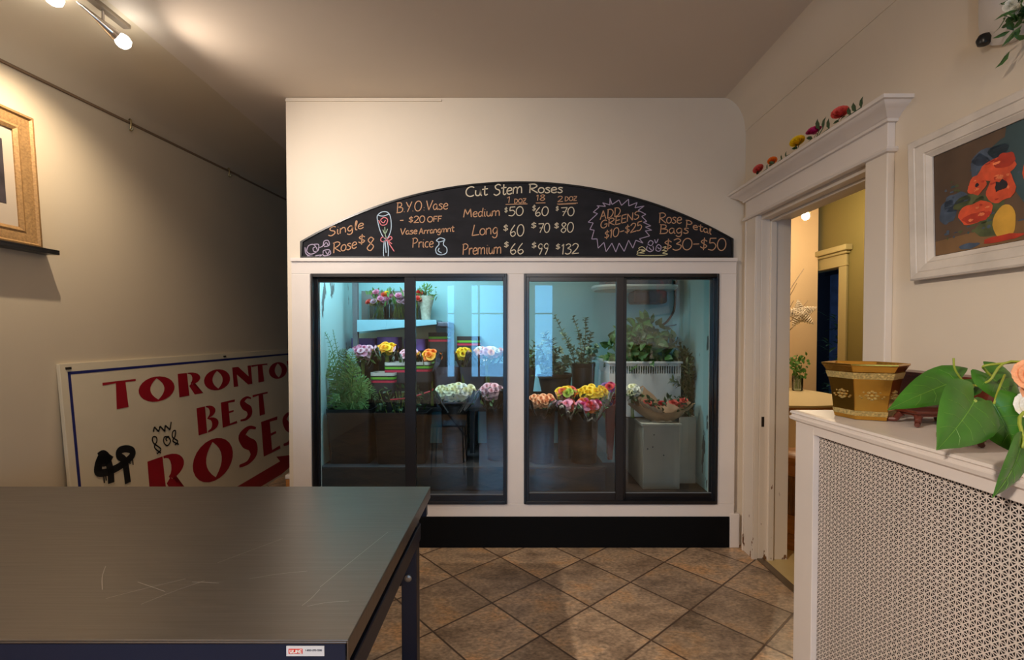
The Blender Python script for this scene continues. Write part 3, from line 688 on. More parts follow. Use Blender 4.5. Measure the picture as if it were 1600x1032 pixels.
def leafquad(mb, p, d, nrm, L_, W_, fold=.25):
    d = d.normalized(); s_ = d.cross(nrm)
    if s_.length < 1e-4: s_ = d.orthogonal()
    s_.normalize(); n_ = s_.cross(d).normalized()
    a = p; t_ = p + d*L_; m1 = p + d*L_*.35; m2 = p + d*L_*.7
    mb.add([a, m1 + s_*W_/2 + n_*fold*W_/2, m2 + s_*W_*.36 + n_*fold*W_*.36, t_ - n_*L_*.12, m2 - s_*W_*.36 + n_*fold*W_*.36, m1 - s_*W_/2 + n_*fold*W_/2, m1, m2],
           [(0,1,6),(1,2,7,6),(2,3,7),(0,6,5),(6,7,4,5),(7,3,4)])
def rv(r_): 
    while True:
        v = Vector((r_.uniform(-1,1), r_.uniform(-1,1), r_.uniform(-1,1)))
        if .05 < v.length < 1: return v.normalized()
mb = MB(); rr = random.Random(5)
for i in range(70):
    p = jc + Vector((rr.gauss(0,.045), rr.gauss(0,.04), rr.uniform(.14,.36)))
    leafquad(mb, p, rv(rr) + Vector((0,0,-.2)), Vector((0,-1,.4)), rr.uniform(.03,.06), rr.uniform(.02,.04))
mb.build('foliage', mat('bright_leaf', S(78, 128, 52), .5, var=.3, scale=20), jr)
mb = MB()
for i in range(5): mb.tube([jc + Vector((.02*math.cos(i), .02*math.sin(i), .02)), jc + Vector((.04*math.cos(i*2), .03*math.sin(i*2), .26))], .003, 5)
mb.build('stems', M_stem, jr)
# side room bulb
sl = thing('ceiling_spotlight', 'glowing warm bulb on the ceiling of the side room', 'light', (2.86, 4.6, ZC))
pB = P(1259, 338, 4.6)
MB().tube([(pB.x, 4.6, ZC), (pB.x, 4.6, pB.z + .09)], .008, 8).lathe([(.04, ZC - .02), (.05, ZC)], (pB.x, 4.6, 0), 16).build('stem', M_brass, sl)
MB().lathe([(.018, .09), (.03, .07), (.04, .03)], (pB.x, 4.6, pB.z), 16, True, False).build('shade', M_brass, sl, smooth=True)
mb = MB(); mb.lathe([(.004, -.036), (.022, -.03), (.034, -.01), (.034, .01), (.02, .032), (.008, .045)], (pB.x, 4.6, pB.z), 16)
mb.build('bulb', mat('lit_bulb', (1,1,1,1), .3, emit=(1, .86, .7, 1), estr=22), sl, smooth=True)
# plant silhouettes and a chair in the dark room
dp = thing('potted_plant', 'dark leafy potted plant beside the blue curtain in the back room', 'plant', (4.35, 6.2, 0))
MB().lathe([(.12, 0), (.16, .3), (.17, .32), (.15, .32), (0, .28)], (4.35, 6.2, 0), 20).build('pot', M_bucket, dp, smooth=True)
mb = MB(); rr = random.Random(9)
for i in range(160):
    a = rr.uniform(0, 6.28); h = rr.uniform(.35, 1.65); r0 = rr.uniform(.02, .3)*(1.1 - .35*h)
    leafquad(mb, Vector((4.35 + r0*math.cos(a), 6.2 + r0*math.sin(a), h)), Vector((math.cos(a), math.sin(a), rr.uniform(-.4, .8))), Vector((0,0,1)), rr.uniform(.08,.18), rr.uniform(.03,.06))
mb.build('foliage', M_green3, dp)
MB().tube([(4.35, 6.2, .25), (4.36, 6.2, .9), (4.34, 6.21, 1.5)], .015, 6).build('stem', M_twig, dp)

# ------------------------------------------------------------------ steel work table
tx0, tx1, ty0, ty1, tz = -2.15, -0.322, 0.914, 1.85, 0.75
wt = thing('work_table', 'long steel-topped packing table with dark navy legs in foreground', 'table', ((tx0+tx1)/2, (ty0+ty1)/2, 0))
MB().box(tx0, tx1, ty0, ty1, tz - .004, tz).box(tx1 - .003, tx1, ty0, ty1, tz - .045, tz - .004).box(tx0, tx0 + .003, ty0, ty1, tz - .045, tz - .004).box(tx0 + .003, tx1 - .003, ty1 - .003, ty1, tz - .045, tz - .004).box(tx0 + .003, tx1 - .003, ty0, ty0 + .003, tz - .008, tz - .004).build('table_top', M_steel, wt, bevel=.002)
mb = MB(); rr = random.Random(12)
for (a, b, c, d) in ((500, 918, 606, 832), (472, 947, 500, 921), (165, 936, 290, 905), (220, 945, 320, 908), (300, 910, 342, 912), (340, 880, 442, 842), (160, 922, 165, 885), (480, 948, 545, 940), (390, 905, 480, 893), (215, 910, 258, 925)):
    p = P(a, b, 1); q = P(c, d, 1)
    def onz(px, py):
        dd = ray(px, py); t_ = (tz + .0003 - CAMZ)/dd.z; return (dd.x*t_, dd.y*t_)
    p, q = onz(a, b), onz(c, d)
    mid = ((p[0]+q[0])/2 + rr.uniform(-.006,.006), (p[1]+q[1])/2 + rr.uniform(-.006,.006))
    ribbon(mb, sm2([p, mid, q]), .0011, lambda u, v, dd: Vector((u, v, dd)), tz + .0004)
mb.build('scratches', M_scratch, wt)
# navy frame: aprons, legs, side rails, braces
mb = MB()
for y0_, y1_ in ((ty0 + .003, ty0 + .03), (ty1 - .055, ty1 - .03)): mb.box(tx0 + .02, tx1 - .006, y0_, y1_, tz - .10, tz - .005)
mb.box(tx1 - .05, tx1 - .02, ty0 + .03, ty1 - .055, tz - .055, tz - .005).box(tx0 + .02, tx0 + .05, ty0 + .03, ty1 - .055, tz - .055, tz - .005)
mb.build('apron', M_navy, wt, bevel=.002)
for xa in (tx0 + .04, tx1 - .03): MB().bar((xa, ty0 + .04, tz - .135), (xa, ty1 - .1, tz - .135), .022, .062).build('side_rail', M_navy, wt, bevel=.003)
for xa in (tx0 + .05, tx1 - .053):
    for ya in (ty0 + .055, ty1 - .125):
        lg = MB().box(xa - .028, xa + .028, ya - .028, ya + .028, 0.0, tz - .02).build('leg', M_navy, wt, bevel=.004)
        MB().lathe([(.0, 0), (.013, 0), (.013, .006), (.006, .009), (0, .009)], n=12).xf(Matrix.Translation((xa - .002, ya - .028, tz - .285)) @ Matrix.Rotation(R(90), 4, 'X')).build('bolt', mat('zinc_bolt', S(170, 168, 164), .3, metal=.9), lg)
        sx = 1 if xa < -1 else -1
        br = MB().bar((xa + sx*.03, ya, tz - .32), (xa + sx*.24, ya, tz - .06), .03, .012).bar((xa, ya + (.03 if ya < 1.3 else -.03), tz - .20), (xa, ya + (.16 if ya < 1.3 else -.16), tz - .06), .03, .010, up=(1,0,0)).build('brace', M_navy, wt)
# sticker on the front apron
stk = MB(); fs = lambda u, v, d: P(u, v, d)
ys_ = ty0 + .0015
pts = [(437, 1010), (498, 1010), (498, 1025.5), (437, 1025.5)]
sx0, sx1, sz0, sz1 = P(437, 1, ys_).x, P(498, 1, ys_).x, P(800, 1026, ys_).z, P(800, 1010.5, ys_).z
lb = MB().box(sx0, sx1, ys_, ys_ + .0012, sz0, sz1).build('sticker', mat('sticker_white', S(206, 208, 214), .4), wt)
fl = lambda u, v, d: Vector((u, d, v))
W_, H_ = sx1 - sx0, sz1 - sz0
MB().box(sx0 + .06*W_, sx0 + .43*W_, ys_ - .0004, ys_, sz0 + .25*H_, sz0 + .75*H_).build('sticker_logo', mat('sticker_red', S(206, 60, 52), .4), lb)
mb = MB(); write(mb, 'ULINE', sx0 + .09*W_, sz0 + .34*H_, sx0 + .41*W_, sz0 + .34*H_, .32*H_, .0016, fl, ys_ - .0007, False); mb.build('sticker_logo_text', mat('sticker_text_white', S(240, 235, 230), .4), lb)
mb = MB(); write(mb, '1-800-295-5510', sx0 + .5*W_, sz0 + .52*H_, sx0 + .94*W_, sz0 + .52*H_, .17*H_, .0007, fl, ys_ - .0004, False)
mb.build('sticker_text', mat('sticker_ink', S(40, 40, 60), .5), lb)
# wire stool under the table (seen mirrored in the cooler glass)
wsx, wsy = -.62, 1.28
wsn = thing('wire_stool', 'black wire-framed step stool under the steel work table', 'stool', (wsx, wsy, 0))
for s1 in (-1, 1):
    for s2 in (-1, 1): MB().tube([(wsx + s1*.16, wsy + s2*.14, 0), (wsx + s1*.14, wsy + s2*.12, .46)], .007, 6).build('leg', M_black, wsn)
    MB().tube([(wsx + s1*.15, wsy - .13, .22), (wsx + s1*.15, wsy + .13, .22)], .006, 6).build('stretcher', M_black, wsn)
MB().box(wsx - .16, wsx + .16, wsy - .14, wsy + .14, .46, .475).build('seat', M_black, wsn, bevel=.004)

# ------------------------------------------------------------------ big sign on the left
XS = -2.235
sg = thing('painted_sign', 'large cream sign with red lettering and graffiti leaning on left wall', 'sign', (XS, 3.7, 0), local=True)
sg.location = (XL + .105, 2.376, 0.0); sg.rotation_euler = (0, R(-4.2), 0)
# local frame: u = along +Y from near edge, v = up, board face at local +x
H = 1.205; LEN = 2.86
M_sign = mat('sign_cream_paint', S(214, 202, 176), .45, var=.06, scale=3)
MB().box(-.018, 0, 0, LEN, 0, H).build('board', M_sign, sg, bevel=.002)
fS = lambda u, v, d: Vector((d, u, v))
M_blueL = mat('sign_blue_line', S(30, 34, 98), .4)
mb = MB().box(0, .0012, .04, LEN - .04, H - .058, H - .043).box(0, .0012, .04, .055, .05, H - .043).box(0, .0012, .04, LEN - .04, .04, .055).box(0, .0012, LEN - .055, LEN - .04, .05, H - .043)
mb.build('border_line', M_blueL, sg)
M_red = mat('sign_red_paint', S(150, 20, 34), .4, var=.08, scale=6)
# heavy flared alphabet (unit height, u from 0..w)
def vesica(cx, cy, rx, ry, n=10): return [(cx + rx*math.sin(math.pi*i/n), cy + ry*math.cos(math.pi*i/n)) for i in range(n+1)] + [(cx - rx*math.sin(math.pi*i/n)*.98, cy - ry*math.cos(math.pi*i/n)) for i in range(1, n)]
def lens(cx, cy, rx, ry, n=8):
    out = []
    for i in range(n+1):
        t_ = -1 + 2*i/n; out.append((cx + rx*(1 - t_*t_), cy - ry*t_))
    for i in range(1, n):
        t_ = 1 - 2*i/n; out.append((cx - rx*(1 - t_*t_), cy - ry*t_))
    return out
def arcp(cx, cy, rx, ry, a0, a1, n=12): return [(cx + rx*math.cos(R(a0+(a1-a0)*i/n)), cy + ry*math.sin(R(a0+(a1-a0)*i/n))) for i in range(n+1)]
def thick_curve(pts, wds):
    pp = sm2(pts, 6); n = len(pp); L_, R_ = [], []
    for i in range(n):
        t_ = i/(n-1)*(len(wds)-1); k = min(int(t_), len(wds)-2); wd = wds[k] + (wds[k+1]-wds[k])*(t_-k)
        a, b = pp[max(i-1,0)], pp[min(i+1,n-1)]; l = math.hypot(b[0]-a[0], b[1]-a[1]) or 1
        nx, ny = -(b[1]-a[1])/l*wd/2, (b[0]-a[0])/l*wd/2
        L_.append((pp[i][0]+nx, pp[i][1]+ny)); R_.append((pp[i][0]-nx, pp[i][1]-ny))
    return L_ + R_[::-1]
BIG = {
 'T': (1.0, [[[(.0,1.0),(1.0,1.0),(1.0,.92),(.67,.93),(.70,0),(.34,0),(.38,.93),(.0,.90)]]]),
 'O': (1.15, [[arcp(.575,.5,.56,.5,0,345,22), lens(.575,.5,.22,.43)]]),
 'R': (.95, [[[(.06,1),(.05,0),(.40,0),(.38,1)]], [[(.40,1)] + arcp(.48,.73,.38,.27,90,-80,10) + [(.52,.52),(.92,0),(.60,0),(.42,.42)] + [(.50,.50)] + arcp(.46,.74,.10,.20,-80,90,6) + [(.40,.95)]]]),
 'N': (.85, [[[(.05,1),(.05,0),(.22,0),(.20,.62),(.62,0),(.80,0),(.80,1),(.66,1),(.67,.42),(.28,1)]]]),
 "'": (.35, [[[(.08,1),(.28,1),(.16,.66)]]]),
 'B': (.85, [[[(.06,1),(.05,0),(.36,0),(.36,1)]], [[(.38,1)] + arcp(.44,.77,.30,.23,90,-70,9) + [(.46,.53)] + arcp(.46,.27,.36,.27,75,-90,10) + [(.38,0),(.40,.06)] + arcp(.44,.28,.13,.20,-90,80,6) + [(.40,.52)] + arcp(.42,.76,.10,.18,-70,90,6)]]),
 'E': (.72, [[[(.06,1),(.05,0),(.68,0),(.66,.10),(.36,.07),(.36,.50),(.56,.51),(.56,.58),(.36,.57),(.36,.92),(.64,.90),(.66,1)]]]),
 'S': (.78, [[thick_curve([(.68,.88),(.46,.96),(.24,.82),(.34,.60),(.52,.44),(.54,.20),(.34,.05),(.08,.06)], [.06,.10,.22,.30,.30,.22,.11,.07])]]),
}
def bigtext(mb, text, spans, z0, z1):
    for c, (a, b) in zip(text, spans):
        gw, polys = BIG[c]
        for loops in polys:
            mb.flat([[(a + x/gw*(b-a), z0 + y*(z1-z0)) for x, y in l] for l in loops], fS, .0016)
SZ = [1.0]
def sy(px):   # photo column on the sign plane -> u
    return (2.195 + .0734*SZ[0])*F/(800-px) - 2.376
mb = MB()
bigtext(mb, "TORONTO'S", [(sy(160),sy(212)),(sy(214),sy(272)),(sy(275),sy(316)),(sy(317),sy(359)),(sy(361),sy(394)),(sy(393),sy(418)),(sy(419),sy(448)),(2.36,2.44),(2.46,2.70)], .925, 1.085)
SZ[0] = .73
bigtext(mb, "BEST", [(sy(304),sy(340)),(sy(342.5),sy(369)),(sy(370),sy(395)),(sy(394.5),sy(418))], .63, .825)
SZ[0] = .42
bigtext(mb, "ROSES", [(sy(225),sy(291)),(sy(297),sy(362)),(sy(365),sy(404)),(sy(405.5),sy(436)),(sy(437),sy(460))], .262, .572)
SZ[0] = .1
mb.flat([[(sy(362),.02),(sy(362),.13),(sy(436),.145),(sy(431),.205),(2.62,.085),(sy(431),-.0+.01),(sy(436),.02)]], fS, .0016)
mb.build('red_lettering', M_red, sg)
mb = MB()
def spx(px, py):
    y = 2.23*F/(800-px); return (y - 2.376, CAMZ - (py-523)*y/F)
def spray(lines, wd):
    for l in lines: ribbon(mb, sm2([spx(80 + a*.25, 530 + b*.25) for a, b in l], 5), wd, fS, .003)
spray([[(360,905),(362,830),(352,770),(320,735),(292,780),(285,835),(330,838),(390,815),(440,785),(500,735),(505,700),(470,688),(430,700),(425,735),(455,770),(462,905)],[(300,760),(325,730),(375,760)],[(290,830),(300,770),(350,750)]], .042)
spray([[(300,740),(325,725),(345,745),(335,770),(310,770)]], .05)
spray([[(318,850),(318,905)],[(330,850),(331,890)],[(485,750),(486,785)],[(503,735),(504,790)],[(415,800),(416,820)]], .008)
spray([[(645,580),(655,550)],[(655,550),(678,580)],[(678,580),(690,545)],[(690,545),(715,578)],[(715,578),(722,540)],[(722,540),(748,568)],[(748,568),(760,518)]], .010)
spray([[(655,720),(682,690),(640,650),(640,615),(660,615),(662,640),(645,680),(680,715)],[(725,640),(718,625),(735,615),(745,640),(725,668),(705,650),(710,615),(740,612)],[(770,665),(790,640),(760,615),(765,580),(782,575),(775,610),(760,640),(795,660)]], .009)
mb.build('graffiti', mat('spray_black', S(16, 15, 16), .5), sg)
mb = MB()
for u in (.03, 1.35): MB().box(0, .004, u, u + .03, H - .032, H - .019).build('fastener', M_strike, sg)
# small crate in the hall by the cooler corner
hb = thing('wooden_box', 'small wooden box with white lid on hallway floor behind cooler corner', 'box', (-1.66, 3.62, 0))
MB().box(-1.72, -1.60, 3.56, 3.70, 0, .25).build('body', M_oak, hb, bevel=.004)
MB().box(-1.725, -1.595, 3.555, 3.705, .25, .285).build('lid', M_trim, hb, bevel=.01)

# ------------------------------------------------------------------ picture ledge and framed print on the left wall
lz = 1.756
tag(MB().box(XL, XL + .07, .9, 2.335, lz - .015, lz).box(XL + .062, XL + .07, .9, 2.335, lz, lz + .008).build('picture_ledge', M_black, bevel=.001), 'narrow black picture ledge on the left wall under framed print', 'ledge')
pf = thing('framed_print', 'gold-framed print with white mat leaning on the black ledge', 'picture', (XL + .045, 2.255, lz + .001), local=True, rot=(0, R(-3.0), 0))
# local: width along -y from 0, up z, face +x
FW, FH, fb = .95, .615, .085
M_goldf = mat('gold_leaf_frame', S(166, 130, 84), .45, metal=.3, var=.3, scale=40, stretch=(1, 3, 3))
M_goldr = mat('gold_frame_edge', S(178, 128, 62), .4, metal=.4, var=.2, scale=30)
def rect_frame(prof, y0, y1, z0, z1):
    mb = MB(); rings = []
    for (yy, zz, sy_, sz_) in ((y0, z0, 1, 1), (y1, z0, -1, 1), (y1, z1, -1, -1), (y0, z1, 1, -1), (y0, z0, 1, 1)):
        rings.append([Vector((x, yy + sy_*i, zz + sz_*i)) for i, x in prof])
    mb.loft(rings, False, False); return mb
rect_frame([(0, -.01), (0, .022), (.012, .026), (.02, .018), (.03, .018), (.06, .010), (.07, .014), (fb, .006), (fb, -.01)], -FW, 0, 0, FH).build('frame', M_goldf, pf, smooth=True, angle=30)
MB().box(-.008, .0, -FW + fb, -fb, fb, FH - fb).build('mat_board', mat('mat_white', S(186, 172, 154), .7), pf)
MB().box(.0, .001, -FW + fb + .12, -fb - .045, fb + .095, FH - fb - .06).build('print', mat('dark_print', S(56, 50, 54), .5, var=.7, scale=9), pf)

# ------------------------------------------------------------------ track light
tl = thing('track_light', 'ceiling track with chrome lamp heads along the left side', 'track light', (-1.85, 1.0, ZC))
MB().box(-1.868, -1.832, -1.0, 2.30, ZC - .022, ZC).build('rail', mat('track_rail', S(150, 138, 124), .35, metal=.5), tl, bevel=.003)
M_chrome = mat('chrome', S(214, 206, 196), .15, metal=.9)
M_bulb = mat('lit_lamp', (1,1,1,1), .3, emit=(1, .93, .82, 1), estr=28)
def head(pos, dirv):
    d = Vector(dirv).normalized(); M_ = Matrix.Translation(pos) @ d.to_track_quat('Z', 'Y').to_matrix().to_4x4()
    mb = MB().lathe([(.003, -.19), (.008, -.17), (.014, -.10), (.024, -.05), (.027, -.03), (.026, -.028)], n=16, cap1=False); mb.xf(M_)
    b0 = Vector(pos) - d*.09
    mb.tube([(b0.x, b0.y, b0.z), (-1.85, b0.y, b0.z + .03), (-1.85, b0.y, ZC - .02)], .006, 8)
    h = mb.build('lamp_head', M_chrome, tl, smooth=True)
    mb = MB().lathe([(.018, -.035), (.03, -.015), (.032, .0), (.024, .018), (.008, .026)], n=16); mb.xf(M_)
    mb.build('bulb', M_bulb, h, smooth=True)
head((HEAD1[0], HEAD1[1], HEAD1[2] + .03), (-.3, .35, -.8))
head((HEAD2[0], HEAD2[1] - .02, HEAD2[2]), (.35, .55, -.35))
head((HEAD3[0], HEAD3[1] - .05, HEAD3[2] + .03), (.5, .8, -.35))
head((HEAD4[0], HEAD4[1], HEAD4[2] + .03), (.6, .2, -.6))
cl = thing('fill_pendant', 'added unseen fill pendant hanging in front of the shop windows', 'light', (.35, -1.2, 2.45))  # unseen fixture added to carry the room fill light
MB().tube([(.35, -1.2, 2.6), (.35, -1.2, ZC)], .006, 6).build('cord', M_black, cl)
MB().lathe([(.02, .08), (.05, .13), (.045, .15), (.0, .16)], (.35, -1.2, 2.45), 16).build('cap', M_brass, cl, smooth=True)

# ------------------------------------------------------------------ radiator cover
rx0, ry1, rz1 = 1.058, 1.752, 1.069
rc = thing('radiator_cover', 'white painted radiator cover with perforated star lattice by doorway', 'radiator cover', (1.27, .9, 0))
ryn = -.3
prof = [(0, rz1), (.012, rz1 - .003), (.015, rz1 - .010), (.010, rz1 - .014), (.010, rz1 - .02), (.016, rz1 - .024), (.014, rz1 - .034), (.006, rz1 - .038), (0, rz1 - .042)]
rings = [[Vector((XR, ry1 + o_, z)) for o_, z in prof], [Vector((rx0 - o_, ry1 + o_, z)) for o_, z in prof], [Vector((rx0 - o_, ryn, z)) for o_, z in prof]]
mb = MB().loft(rings, False, False, closed=False).box(rx0, XR, ryn, ry1, rz1 - .04, rz1)
mb.build('top', M_trim, rc, smooth=True, angle=30)
ly1, ly0, lz1, lz0 = 1.648, -.2, .998, .12
MB().box(rx0, rx0 + .022, ly1, ry1, 0, rz1 - .04).box(rx0, rx0 + .022, ryn, ly1, lz1, rz1 - .04).box(rx0, rx0 + .022, ryn, ly1, 0, lz0).box(rx0, rx0 + .022, ryn, ly0, lz0, lz1).build('front_frame', M_trim, rc, bevel=.002)
MB().box(rx0 + .022, XR, ry1 - .02, ry1, 0, rz1 - .04).build('end_panel', M_trim, rc, bevel=.002)
MB().add([(rx0 + .0225, ly0 - .02, lz0 - .02), (rx0 + .0225, ly1 + .02, lz0 - .02), (rx0 + .0225, ly1 + .02, lz1 + .02), (rx0 + .0225, ly0 - .02, lz1 + .02)], [(0, 1, 2, 3)]).build('lattice', M_lattice, rc)
MB().box(rx0 + .07, rx0 + .075, ryn, ry1 - .02, .0, rz1 - .04).build('shade_sheet', mat('dark_shade_sheet', S(40, 32, 28), .8), rc)  # added dark sheet standing in for shade behind the lattice holes

# brass octagonal planter
pc = P(1350, 640, 1.60); pc = Vector((pc.x, 1.60, rz1 + .001))
def brass_mat():
    m = mat('embossed_brass', S(206, 156, 66), .2, metal=.95, var=.15, scale=10, bump=.06, bscale=30); return m
M_gold = brass_mat(); M_emb = mat('brass_emboss', S(206, 184, 122), .35, metal=.8, var=.4, scale=160, bump=.8, bscale=260)
bp = thing('brass_planter', 'six-sided flared brass planter with embossed bands on radiator cover', 'planter', pc)
ph = R(97)
PS = Matrix.Translation(pc) @ Matrix.Diagonal((.86, .86, .93, 1))
MB().lathe([(.098, 0), (.101, .012), (.110, .09), (.126, .165), (.142, .19), (.146, .192), (.146, .199), (.138, .199), (.122, .165), (.095, .02), (0, .015)], (0,0,0), 6, True, False, ph).xf(PS).build('body', M_gold, bp, bevel=.0015)
MB().lathe([(.1015, .014), (.105, .032)], (0,0,0), 6, False, False, ph).lathe([(.1235, .145), (.1315, .168)], (0,0,0), 6, False, False, ph).xf(PS).build('embossed_band', M_emb, bp)
mb = MB()
for k in range(6):
    a = ph + R(30) + 2*math.pi*k/6; n_ = Vector((math.cos(a), math.sin(a), 0)); t_ = Vector((-math.sin(a), math.cos(a), 0))
    for q in range(9):
        b = 2*math.pi*q/8; r0 = .014 if q < 8 else 0
        zc = .088 + r0*math.sin(b); rad_ = (.110 - .0)*math.cos(R(30)) + .002
        c = n_*(rad_ - .001 + .02*(zc-.09)) + t_*r0*math.cos(b) + Vector((0, 0, zc))
        mb.lathe([(.001, -.004), (.006, -.002), (.0065, .001), (.003, .004)], c, 8)
    for sgn in (-1, 1):
        for q in range(4):
            c = n_*((.110)*math.cos(R(30)) + .001) + t_*sgn*(.02 + .006*q) + Vector((0, 0, .088 + .012*math.sin(q*2)))
            mb.lathe([(.001, -.003), (.0045, 0), (.001, .003)], c, 6)
mb.xf(PS).build('embossed_flower', M_emb, bp, smooth=True)

# rosewood trough on two footed stands
def stand(loc, label, lx, ly):
    root = thing('footed_stand', label, 'stand', loc, 'carved wooden stands on the radiator cover', local=True)
    mb = MB().box(-lx, lx, -ly, ly, .036, .046).box(-lx*.85, lx*.85, -ly*.85, ly*.85, .028, .036)
    mb.build('top', M_wood_red, root, bevel=.003)
    for s1 in (-1, 1):
        for s2 in (-1, 1):
            mb = MB(); p = [(s1*(lx - .014), s2*(ly - .014), .03), (s1*(lx - .006), s2*(ly - .006), .018), (s1*(lx - .004), s2*(ly - .004), .009), (s1*(lx + .012), s2*(ly + .012), .007)]
            mb.tube(smooth_path(p, 4), [.012, .011, .010, .009, .009, .008, .008, .008, .008, .008, .008, .008, .007], 8)
            mb.build('foot', M_wood_red, root, smooth=True)
    return root
stand((1.30, 1.47, rz1 + .001), 'carved rosewood footed stand nearest the brass planter', .07, .045)
stand((1.25, 1.22, rz1 + .001), 'carved rosewood footed stand under the big pothos leaves', .08, .05)
tr_ = thing('wooden_trough', 'long dark rosewood planter trough against wall behind the brass planter', 'planter', (1.425, 1.57, rz1 + .001))
mb = MB(); z0, z1 = rz1 + .05, rz1 + .15
mb.loft([[Vector((1.39, 1.38, z0)), Vector((1.45, 1.38, z0)), Vector((1.45, 1.74, z0)), Vector((1.39, 1.74, z0))], [Vector((1.385, 1.36, z1)), Vector((1.46, 1.36, z1)), Vector((1.46, 1.75, z1)), Vector((1.385, 1.75, z1))]])
mb.build('body', M_wood_red, tr_, bevel=.002)
MB().box(1.38, 1.465, 1.355, 1.752, z1 - .012, z1 + .002).build('rim', M_wood_red, tr_, bevel=.003)
for x in (1.4, 1.44):
    for y in (1.41, 1.71): MB().box(x - .01, x + .01, y - .012, y + .012, rz1 + .001, z0 + .002).build('foot', M_wood_red, tr_, bevel=.002)

# ------------------------------------------------------------------ pothos
HT = [(0, .50), (.07, .80), (.18, 1.0), (.32, .99), (.48, .86), (.62, .66), (.75, .45), (.86, .24), (.94, .09), (1, .003)]
def HW(t_):
    for (a, x), (b, y) in zip(HT, HT[1:]):
        if t_ <= b: return x + (y - x)*(t_ - a)/(b - a)
    return 0
def heart(base, tip, width, nrm, curl=.12, fold=.18):
    base, tip = Vector(base), Vector(tip); d = tip - base; L_ = d.length; d.normalize()
    n_ = Vector(nrm); n_ = (n_ - d*n_.dot(d)).normalized(); s_ = d.cross(n_).normalized()
    nu, nt_ = 10, 12; vs, fs_ = [], []
    for j in range(nt_+1):
        t_ = j/nt_
        hw = .5*width*HW(t_)
        for i in range(nu+1):
            u = -1 + 2*i/nu; au = abs(u)
            back = .20*L_*(au**1.1)*(1-au**4*.35)*(1-t_)**2.2*1.6*(1 if au > .02 else 0)
            z = fold*hw*au*1.2 - curl*L_*(t_-.3)**2*1.3 + .012*L_*math.sin(6*t_)*au - .22*hw*au**3
            vs.append(base + d*(t_*L_ - back) + s_*(u*hw) + n_*z)
    for j in range(nt_):
        for i in range(nu):
            a = j*(nu+1)+i; fs_.append((a, a+1, a+nu+2, a+nu+1))
    return vs, fs_
def pothos_mat():
    m = mat('pothos_leaf', S(58, 112, 32), .28, var=.35, scale=14, spec=.5); return m
M_poth = pothos_mat()
px_ = thing('pothos_plant', 'glossy green pothos trailing over the end of radiator cover', 'plant', (1.2, .84, rz1 + .001))
MB().lathe([(.06, rz1 + .002), (.075, rz1 + .02), (.09, rz1 + .12), (.094, rz1 + .13), (.082, rz1 + .13), (0, rz1 + .11)], (1.2, .82, 0), 24).build('pot', mat('white_ceramic', S(224, 218, 208), .25), px_, smooth=True)
LV = [((1503, 592, 1.03), (1393, 634, .98), .088, (-.15, -.8, .75)), ((1524, 627, .92), (1473, 702, .86), .118, (.05, -1, .35)),
      ((1541, 583, 1.0), (1606, 640, .96), .095, (.25, -1, .15)), ((1553, 632, .94), (1594, 712, .92), .105, (-.25, -1, .3)), ((1596, 700, .88), (1561, 781, .84), .070, (.45, -1, .1)),
      ((1610, 690, .9), (1650, 770, .88), .09, (0, -1, .2))]
for b, t_, wd, nr in LV:
    vs, fs_ = heart(P(*b), P(*t_), wd, nr)
    lf = MB().add(vs, fs_).build('leaf', M_poth, px_, smooth=True, angle=180)
    nr_ = Vector(nr).normalized(); mid = [vs[j*11 + 5] + nr_*.0004 for j in range(13)]
    mb = MB().tube(mid, [.0011 - .00007*j for j in range(13)], 5)
    for j in (1, 3, 5, 7):
        for s_ in (-1, 1): mb.tube([vs[j*11 + 5] + nr_*.0003, vs[(j+1)*11 + 5 + 2*s_] + nr_*.0005, vs[min(12, j+2)*11 + 5 + 4*s_] + nr_*.0005], .00035, 4)
    mb.build('veins', mat('leaf_vein', S(104, 152, 60), .4), lf, smooth=True)
mb = MB(); src = Vector((1.2, .82, rz1 + .13))
def vine(pts, r0=.0035): mb.tube(smooth_path(pts, 6), r0, 7)
vine([src, P(1600, 566, .95), P(1545, 596, .98), P(1522, 603, 1.0), P(1503, 594, 1.03)], .0024)
vine([P(1522, 603, 1.0), P(1512, 612, .98), P(1518, 622, .95), P(1524, 627, .92)], .003)
vine([P(1600, 565, .95), P(1570, 568, .97), P(1538, 572, .98), P(1540, 579, .99), P(1549, 588, .99)], .0024)
vine([P(1570, 586, .97), P(1560, 610, .95), P(1553, 632, .94)], .002)
vine([src, P(1615, 640, .9), P(1600, 690, .88), P(1596, 700, .88)], .003)
vine([P(1503, 594, 1.03), P(1492, 577, 1.03), P(1490, 560, 1.03)], .002)
mb.build('vine', mat('vine_green', S(150, 164, 60), .4), px_, smooth=True)

